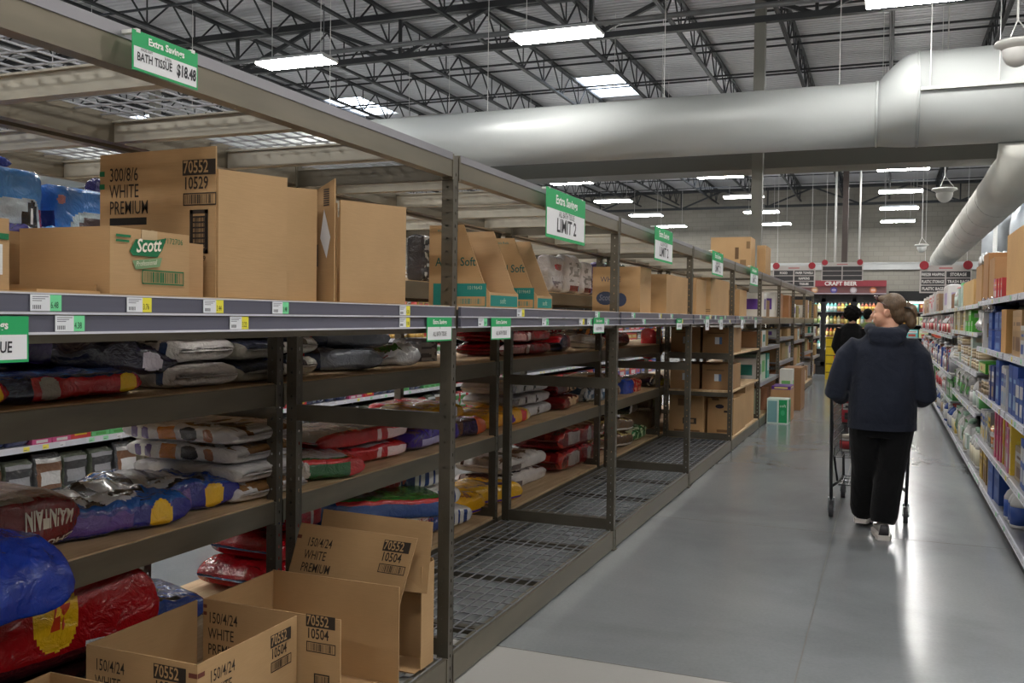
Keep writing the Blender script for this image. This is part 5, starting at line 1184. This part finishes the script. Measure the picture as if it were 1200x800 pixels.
def hairmat(name,rgb):
    m=NT(name); v=m.coord('Object',(60,60,8)); a=lin(rgb); f=m.noise(v,3,5)
    m.base(m.ramp(f,[(.3,[x*.55 for x in a]),(.7,[x*1.35 for x in a])])); m.set(Roughness=.45); m.bump(f,.4,.004); return m.mat
BRNH=hairmat('brown_hair',(92,72,52)); BLKH=hairmat('black_hair',(16,14,13)); BLKH.node_tree.nodes['Principled BSDF'].inputs['Roughness'].default_value=.85; BLKH.node_tree.nodes['Principled BSDF'].inputs['Specular IOR Level'].default_value=.15
def hand(m,wrist,fwd,palmn,mirror=1,curl=1.0,s=1.0):
    """palm + four fingers curled over a bar and a thumb; fwd: finger direction, palmn: palm normal (towards bar)"""
    w=Vector(wrist); f=Vector(fwd).normalized(); n=Vector(palmn).normalized(); sd=f.cross(n).normalized()*mirror
    loft(m,[(w,sd*.026*s,n*.02*s),(w+f*.04*s,sd*.04*s,n*.016*s),(w+f*.09*s,sd*.042*s,n*.013*s)],12)
    for i,(L,o) in enumerate(((.07,.03),(.078,.01),(.073,-.011),(.057,-.031))):
        p=w+f*.082*s+sd*o*s; pts=[p-f*.015*s]; a=.15
        pts.append(p)
        for q in range(3):
            a+=.75*curl; d=f*math.cos(a)+n*math.sin(a); pts.append(pts[-1]+d*(L*(.42,.32,.26)[q])*s)
        limb(m,pts,[.009*s,.0095*s,.009*s,.008*s,.006*s],8)
    p=w+f*.03*s+sd*.03*s
    limb(m,[p,p+(sd*.7+f*.5)*.03*s,p+(sd*.6+f*.7+n*.5)*.055*s,p+(sd*.2+f*.8+n*1.0)*.075*s],[.012*s,.012*s,.01*s,.007*s],8)
def head_shape(m,c,yaw,s=1.0):
    """head looking towards +Y turned by yaw about z"""
    Rz=Matrix.Rotation(yaw,3,'Z'); c=Vector(c)
    P=lambda x,y,z: c+Rz@Vector((x*s,y*s,z*s))
    def b(x,y,z,a,bb,cc,n=16): 
        ball(m,P(x,y,z),a*s,bb*s,cc*s,n,rot=Rz)
    b(0,-.012,.03,.074,.094,.09,24)      # skull
    b(0,.03,-.035,.058,.066,.075,20)      # face
    b(0,.052,-.08,.034,.036,.034,14)      # chin
    b(0,.02,-.065,.052,.06,.04,14)        # jaw
    b(0,.072,.012,.045,.026,.03,14)       # brow
    limb(m,[P(0,.086,.012),P(0,.1,-.012),P(0,.112,-.03),P(0,.098,-.042)],[.009*s,.011*s,.015*s,.008*s],10)   # nose
    b(0,.09,-.058,.023,.012,.007,12); b(0,.089,-.068,.02,.012,.008,12)       # lips
    for sx in (-1,1):
        b(sx*.03,.072,-.03,.022,.02,.02,12)     # cheeks
        b(sx*.076,-.004,-.01,.008,.018,.03,12); b(sx*.083,-.01,.008,.006,.013,.013,10)   # ears
    limb(m,[P(0,-.01,-.05),P(0,-.02,-.1)]+[c+Vector((0,-.02,-.16)),c+Vector((0,-.02,-.23))],[.056*s,.055*s,.057*s,.07*s],16)
    return P
def face_bits(t,P,s=1.0,yaw=0):
    for sx in (-1,1):
        m=MB(); ball(m,P(sx*.03,.0845,.003),.009*s,.007*s,.0055*s,12,c=(214,204,196)); ball(m,P(sx*.03,.0905,.003),.0035*s,.0025*s,.0035*s,8,c=(50,36,26)); part('eye',m,M['print'],t,True)
    m=MB()
    for sx in (-1,1): limb(m,[P(sx*.012,.094,.018),P(sx*.03,.096,.024),P(sx*.048,.085,.018)],[.003,.004,.002],6)
    part('eyebrow',m,BRNH,t)
# ---------------- woman with the trolley
WX,WY=1.585,6.95
W_T=thing('person','person in navy hoodie and black trousers pushing a shopping trolley, head turned left','person',(WX,WY,0))
HC=(.025,.02,1.56); HY=PI*.43
ARM={}
def arm(sx,inset=0):
    sh=Vector((sx*.165,-.01,1.315)); el=Vector((-.3 if sx<0 else .262,.02,1.01)); wr=Vector((sx*.215+.0,.34,.985)); return sh,el,wr
m=MB()
P=head_shape(m,HC,HY)
loft(m,[((0,.01,.82),(.15,0,0),(0,.11,0)),((0,.0,.95),(.165,0,0),(0,.12,0)),((0,.0,1.08),(.15,0,0),(0,.105,0)),((0,0,1.22),(.165,0,0),(0,.105,0)),((0,-.005,1.34),(.16,0,0),(0,.09,0)),((.01,-.005,1.42),(.07,0,0),(0,.065,0))],20)
for sx in (-1,1):
    sh,el,wr=arm(sx)
    limb(m,[sh+Vector((-sx*.06,0,.01)),sh,(sh+el)/2,el,(el*.4+wr*.6),wr],[.05,.055,.045,.038,.034,.025])
    hand(m,wr,(0,1,.05),(0,0.1,-1),mirror=-sx)
FT={-1:(-.115,.30),1:(.02,-.02)}
for sx in (-1,1):
    fx,fy=FT[sx]; hp=Vector((sx*.085,0,.86)); kn=Vector(((sx*.085+fx)/2+.0,.1 if sx<0 else .06,.48)); an=Vector((fx,fy-.0,.085))
    limb(m,[hp,(hp+kn)/2,kn,(kn+an)/2,an],[.095,.08,.058,.05,.038])
body=remesh(part('body',m,SKIN,W_T,True),.0065,3)
face_bits(W_T,P)
# hoodie
m=MB()
R=[]
for z,cx,cy,a,b in ((.76,.0,.01,.205,.158),(.785,.0,.01,.222,.17),(.84,0,.005,.225,.172),(.95,0,.0,.222,.168),(1.08,0,-.005,.212,.155),(1.2,0,-.01,.215,.15),(1.3,.0,-.01,.205,.135),(1.36,.0,-.01,.165,.11),(1.41,.01,-.008,.12,.09),(1.445,.015,-.005,.085,.078)):
    R.append(((cx,cy,z),(a,0,0),(0,b,0)))
loft(m,R,28)
for sx in (-1,1):
    sh,el,wr=arm(sx)
    out=Vector((sx*.0,-.01,0))
    limb(m,[sh+Vector((-sx*.09,0,0)),sh+Vector((sx*.015,0,.0)),sh*.72+el*.28+Vector((sx*.03,-.01,.02)),sh*.35+el*.65+Vector((sx*.025,-.02,0)),el+Vector((sx*.01,-.03,-.02)),el*.72+wr*.28+Vector((0,-.02,-.035)),el*.3+wr*.7+Vector((0,0,-.018)),wr+Vector((0,-.01,0)),wr+Vector((0,.012,0))],[.06,.078,.082,.077,.074,.068,.055,.045,.04],16)
# hood lying on the shoulders
for k in range(15):
    a=PI*(-.08)+PI*1.16*k/14
    ball(m,(.015+.108*math.cos(a),-.01-.085*math.sin(a),1.425+.022*math.cos(a-PI/2)*-1+.02),.042,.042,.036,10)
loft(m,[((.02,-.115,1.31),(.04,0,0),(0,.02,0)),((.02,-.12,1.36),(.115,0,0),(0,.035,.0)),((.02,-.1,1.42),(.13,0,0),(0,.05,.0)),((.02,-.08,1.455),(.1,0,0),(0,.05,0))],20)
remesh(part('hoodie',m,NAVYC,W_T,True),.009,3)
m=MB(); m.add([((.2255)*math.cos(2*PI*k/32),.008+.173*math.sin(2*PI*k/32),z) for z in (.752,.8) for k in range(32)],[(k,(k+1)%32,32+(k+1)%32,32+k) for k in range(32)])
hem=part('hem',m,NAVYC,bpy.data.objects['hoodie'],True)
# trousers
m=MB(); loft(m,[((0,.0,.98),(.17,0,0),(0,.125,0)),((0,0,.88),(.2,0,0),(0,.145,0)),((0,.0,.78),(.198,0,0),(0,.15,0)),((0,.005,.7),(.17,0,0),(0,.13,0))],24)
for sx in (-1,1):
    fx,fy=FT[sx]; hp=Vector((sx*.098,0,.8)); kn=Vector((sx*.085*.6+fx*.4,.1 if sx<0 else .045,.46)); an=Vector((fx,fy-.02,.1))
    limb(m,[hp+Vector((0,0,.06)),hp,(hp+kn)/2,kn,(kn+an)/2,an*.85+kn*.15,an+Vector((0,0,.005))],[.095,(.118,.13),(.112,.112),(.1,.095),(.096,.092),(.092,.092),(.078,.082)],18)
remesh(part('trousers',m,BLKC,W_T,True),.009,3)
# shoes
for sx in (-1,1):
    fx,fy=FT[sx]; tw=-.1 if sx<0 else .12
    up=MB(); Rz=Matrix.Rotation(tw,3,'Z')
    Q=lambda x,y,z: Vector((fx,fy,0))+Rz@Vector((x*1.25,y*1.15,z*1.12))
    lift=.035 if sx<0 else 0
    loft(up,[(Q(0,-.06,.05+lift),Rz@Vector((.032,0,0)),(0,0,.03)),(Q(0,-.04,.068+lift),Rz@Vector((.04,0,0)),(0,0,.045)),(Q(0,0,.066+lift*.8),Rz@Vector((.042,0,0)),(0,0,.045)),(Q(0,.07,.05+lift*.4),Rz@Vector((.044,0,0)),(0,0,.03)),(Q(0,.14,.04),Rz@Vector((.045,0,0)),(0,0,.022)),(Q(0,.185,.034),Rz@Vector((.025,0,0)),(0,0,.012))],16)
    sh_=part('shoe',up,simple('grey_shoe',(176,172,168),.6,0,.25,30),W_T,True)
    so=MB(); out=[(-.03,-.085),(.03,-.085),(.042,-.05),(.038,0),(.046,.08),(.044,.15),(.02,.195),(-.02,.195),(-.044,.15),(-.046,.08),(-.038,0),(-.042,-.05)]
    zb=[lift if y<0 else lift*max(0,1-y/.12) for x,y in out]
    vs=[Q(x,y,.0+z) for (x,y),z in zip(out,zb)]+[Q(x*1.02,y*1.01,.028+z) for (x,y),z in zip(out,zb)]; n=len(out)
    so.add(vs,[tuple(range(n-1,-1,-1)),tuple(range(n,2*n))]+[(k,(k+1)%n,n+(k+1)%n,n+k) for k in range(n)])
    part('sole',so,simple('white_sole',(222,214,208),.5,0,.06,10),sh_)
    he=MB(); loft(he,[(Q(0,-.068,.03+lift),Rz@Vector((.034,0,0)),(0,.008,.0)),(Q(0,-.074,.06+lift),Rz@Vector((.03,0,0)),(0,.008,0)),(Q(0,-.066,.09+lift),Rz@Vector((.022,0,0)),(0,.008,0))],12); part('heel_tab',he,simple('dark_heel',(60,58,62),.5),sh_,True)
# hair, bun, clip, sunglasses
m=MB(); Rz=Matrix.Rotation(HY,3,'Z')
ball(m,P(0,-.028,.045),.083,.088,.09,24,rot=Rz); ball(m,P(0,-.06,.0),.07,.06,.07,20,rot=Rz); ball(m,P(0,-.065,-.035),.055,.05,.05,16,rot=Rz)
ball(m,P(.0,.03,.085),.06,.05,.035,16,rot=Rz)
ball(m,P(.01,-.135,-.03),.05,.045,.055,18,rot=Rz); ball(m,P(.0,-.15,-.065),.035,.035,.05,14,rot=Rz)
for k in range(7): limb(m,[P(.0,-.12,.01+.01*k),P((k-3)*.012,-.16,.02+.004*k),P((k-3)*.02,-.185,-.01-.01*(k%3))],[.01,.009,.004],6)
remesh(part('hair',m,BRNH,W_T,True),.006,2)
m=MB(); 
for k in range(5): limb(m,[P((k-2)*.014,-.105,.035),P((k-2)*.018,-.14,.03),P((k-2)*.016,-.17,.005)],[.005,.007,.004],6)
part('hair_clip',m,M['black'],W_T)
m=MB()
for sx in (-1,1):
    limb(m,[P(sx*.078,-.015,.035),P(sx*.08,.03,.065),P(sx*.07,.07,.09)],[.003,.0035,.004],6)
    ball(m,P(sx*.034,.076,.1),.03,.01,.02,12,rot=Rz@Matrix.Rotation(-.9,3,'X'))
limb(m,[P(-.01,.085,.1),P(.01,.085,.1)],[.003,.003],6)
part('sunglasses',m,simple('dark_red_glasses',(60,26,32),.15,0,.1,5),W_T)
# ---------------- two shoppers beyond
def shopper(x,y,h,lab,top,bottom,hairm,afro,yaw,armpose=0,wide=1.0):
    t=thing('person',lab,'person',(x,y,0)); s=h/1.7; m=MB(); c=(0,0,1.56*s)
    P=head_shape(m,c,yaw,s)
    loft(m,[((0,0,.84*s),(.15*wide,0,0),(0,.1,0)),((0,0,1.05*s),(.14*wide,0,0),(0,.1,0)),((0,0,1.3*s),(.17*wide,0,0),(0,.1,0)),((0,0,1.42*s),(.08,0,0),(0,.06,0))],18)
    for sx in (-1,1):
        sh=Vector((sx*.18*wide,0,1.36*s)); el=Vector((sx*.24*wide,-.02,1.06*s)); wr=Vector((sx*.2*wide,.16,.9*s))
        limb(m,[sh,(sh+el)/2,el,wr],[.05,.045,.036,.026]); hand(m,wr,(0,.8,-.5),(0,-.5,-.8),mirror=-sx,curl=.5,s=s)
        limb(m,[(sx*.08,0,.85*s),(sx*.09,.02,.48*s),(sx*.1,0,.08)],[.09,.06,.04])
        limb(m,[(sx*.1,-.05,.035),(sx*.1,.05,.035),(sx*.11,.16,.025)],[.03,.035,.02])
    remesh(part('body',m,SKIN,t,True),.009,2); face_bits(t,P,s)
    m=MB(); loft(m,[((0,0,.8*s),(.2*wide,0,0),(0,.13,0)),((0,0,1.05*s),(.185*wide,0,0),(0,.13,0)),((0,0,1.28*s),(.2*wide,0,0),(0,.13,0)),((0,0,1.38*s),(.17*wide,0,0),(0,.1,0)),((0,0,1.44*s),(.08,0,0),(0,.075,0))],20)
    for sx in (-1,1):
        sh=Vector((sx*.17*wide,0,1.35*s)); el=Vector((sx*.25*wide,-.02,1.06*s)); wr=Vector((sx*.2*wide,.15,.91*s))
        limb(m,[sh,(sh+el)/2,el,wr],[.07,.07,.062,.045])
    remesh(part('jacket',m,top,t,True),.012,2)
    m=MB(); loft(m,[((0,0,.95*s),(.16*wide,0,0),(0,.11,0)),((0,0,.78*s),(.175*wide,0,0),(0,.13,0))],18)
    for sx in (-1,1): limb(m,[(sx*.09,0,.82*s),(sx*.095,.02,.48*s),(sx*.1,0,.09)],[.1,.078,.065])
    remesh(part('trousers',m,bottom,t,True),.012,2)
    for sx in (-1,1):
        m=MB(); limb(m,[(sx*.1,-.07,.045),(sx*.1,0,.055),(sx*.1,.1,.04),(sx*.11,.19,.03)],[.035,.045,.042,.025]); part('shoe',m,M['black'],t,True)
    m=MB(); r=random.Random(3)
    if afro:
        ball(m,P(0,-.03,.04),.135,.135,.13,20)
        for k in range(60):
            d=Vector((r.gauss(0,1),r.gauss(0,1)-.3,r.gauss(0,1)+.3)).normalized(); ball(m,P(*(Vector((0,-.03,.04))+d*.12)),.032,.032,.032,8)
    else:
        ball(m,P(0,-.03,.05),.083,.09,.088,18,rot=Matrix.Rotation(yaw,3,'Z')); ball(m,P(0,-.06,0),.068,.058,.08,14,rot=Matrix.Rotation(yaw,3,'Z'))
    remesh(part('hair',m,hairm,t,True),.01,1)
    return t
shopper(1.06,16.3,1.72,'person with round dark curly hair in a black jacket beyond the trolley',BLKC,BLKC,BLKH,True,.3,wide=1.0)
shopper(1.27,19.2,1.74,'person with short dark hair in an olive green top, farther down the aisle',GRNC,BLKC,BLKH,False,-.6)
# ------------------------------------------------------------------ shopping trolley
T=thing('shopping_trolley','grey wire shopping trolley pushed by the person in the navy hoodie','shopping trolley',(1.5,7.42,0))
CW=M['truss']; CM=simple('trolley_wire',(86,88,92),.35,.6,.1,6)
zf,zt=.47,.97
def lp(y): return .265-.05*max(0,y)/.95      # half width narrows to the front
m=MB()
for k in range(14):      # side wires
    y=.02+.93*k/13; 
    for s in (-1,1): m.bar((s*lp(y)*.93,y,zf),(s*lp(y),y+.02,zt),.0045)
for k in range(9):
    z=zf+(zt-zf)*k/8; f=.93+.07*k/8
    for s in (-1,1): m.bar((s*lp(0)*f,.0,z),(s*lp(.95)*f,.97,z),.0045 if k not in(0,8) else .009)
    if k<9: m.bar((-lp(.95)*f,.97,z),(lp(.95)*f,.97,z),.0045); m.bar((-lp(0)*f,.0,z),(lp(0)*f,.0,z),.0045)
for k in range(10):
    x=-1+2*k/9
    m.bar((x*lp(.95)*.93,.95,zf),(x*lp(.95),.97,zt),.0045); m.bar((x*lp(0)*.93,0,zf),(x*lp(0),0,zt),.0045); m.bar((x*lp(0)*.93,0,zf),(x*lp(.95)*.93,.95,zf),.0045)
for k in range(9): m.bar((-lp(k/9)*.93,k*.11,zf),(lp(k/9)*.93,k*.11,zf),.0045)
part('basket',m,CM,T)
m=MB()
for s in (-1,1):
    m.tube([(s*.27,-.1,1.02),(s*.272,-.02,.99),(s*.272,.03,.9),(s*.27,.06,.5),(s*.265,.02,.3),(s*.262,.06,.13)],.0125,8)
    m.tube([(s*.262,.05,.24),(s*.24,.3,.22),(s*.21,.9,.19)],.011,8); m.tube([(s*.25,.07,.47),(s*.235,.35,.24)],.009,8)
    m.tube([(s*.21,.9,.13),(s*.21,.9,.19),(s*.215,.88,.47)],.011,8)
part('frame',m,CW,T,True)
m=MB()
for k in range(9): m.bar((-.2+.05*k,.3,.215),(-.2+.05*k,.9,.19),.006)
for y in (.3,.5,.7,.9): m.bar((-.225,y,.213-.03*(y-.3)),(.225,y,.213-.03*(y-.3)),.008)
part('lower_rack',m,CM,T)
part('handle',MB().tube([(-.28,-.1,1.02),(.28,-.1,1.02)],.016,12),simple('red_handle',(130,30,36),.4),T,True)
m=MB(); m.box(-.2,.2,.02,.2,.72,.73); m.bar((-.2,.2,.73),(-.2,.22,.93),.008); m.bar((.2,.2,.73),(.2,.22,.93),.008); m.bar((-.2,.22,.93),(.2,.22,.93),.008); part('child_seat',m,M['black'],T)
for s,y in ((-1,.06),(1,.06),(-1,.92),(1,.92)):
    x=s*(.262 if y<.5 else .21)
    m=MB(); m.tube([(x-.016,y+.02,.06),(x+.016,y+.02,.06)],.06,20); w_=part('wheel',m,simple('rubber_wheel',(70,70,74),.6),T,False)
    m=MB(); m.box(x-.024,x-.019,y-.012,y+.04,.05,.14); m.box(x+.019,x+.024,y-.012,y+.04,.05,.14); m.box(x-.024,x+.024,y-.012,y+.04,.13,.15); m.tube([(x-.026,y+.02,.06),(x+.026,y+.02,.06)],.012,8); part('caster_fork',m,M['galv'],T)
def tgood(lab,dx,dy,z,w,d,h,a,b,c,kind):
    o=link('grocery_item',prod(kind,w,d,h,a,b,c),None,(1.5+dx,7.42+dy,z),(0,0,PI/2)); tag(o,lab,'groceries')
tgood('red and white pack on the trolley seat, left of the hoodie',-.15,.11,.731,.1,.12,.17,(190,28,44),W_,K_,'box')
tgood('second red and white pack on the trolley seat beside the first',-.03,.11,.731,.1,.12,.18,(184,30,44),(220,200,200),K_,'box')
tgood('white roll standing in the trolley basket behind the left leg',-.12,.42,.478,.09,.09,.34,W_,(200,206,210),W_,'can')
tgood('cream and red tub low in the trolley basket',-.15,.3,.478,.14,.14,.13,(206,196,180),R_,W_,'jar')
tgood('black tray pack at the front of the trolley basket',-.1,.62,.478,.2,.24,.2,K_,(70,50,60),R_,'box')
tgood('green pack at the right inside the trolley basket',.1,.55,.478,.18,.2,.24,G_,W_,Y_,'box')
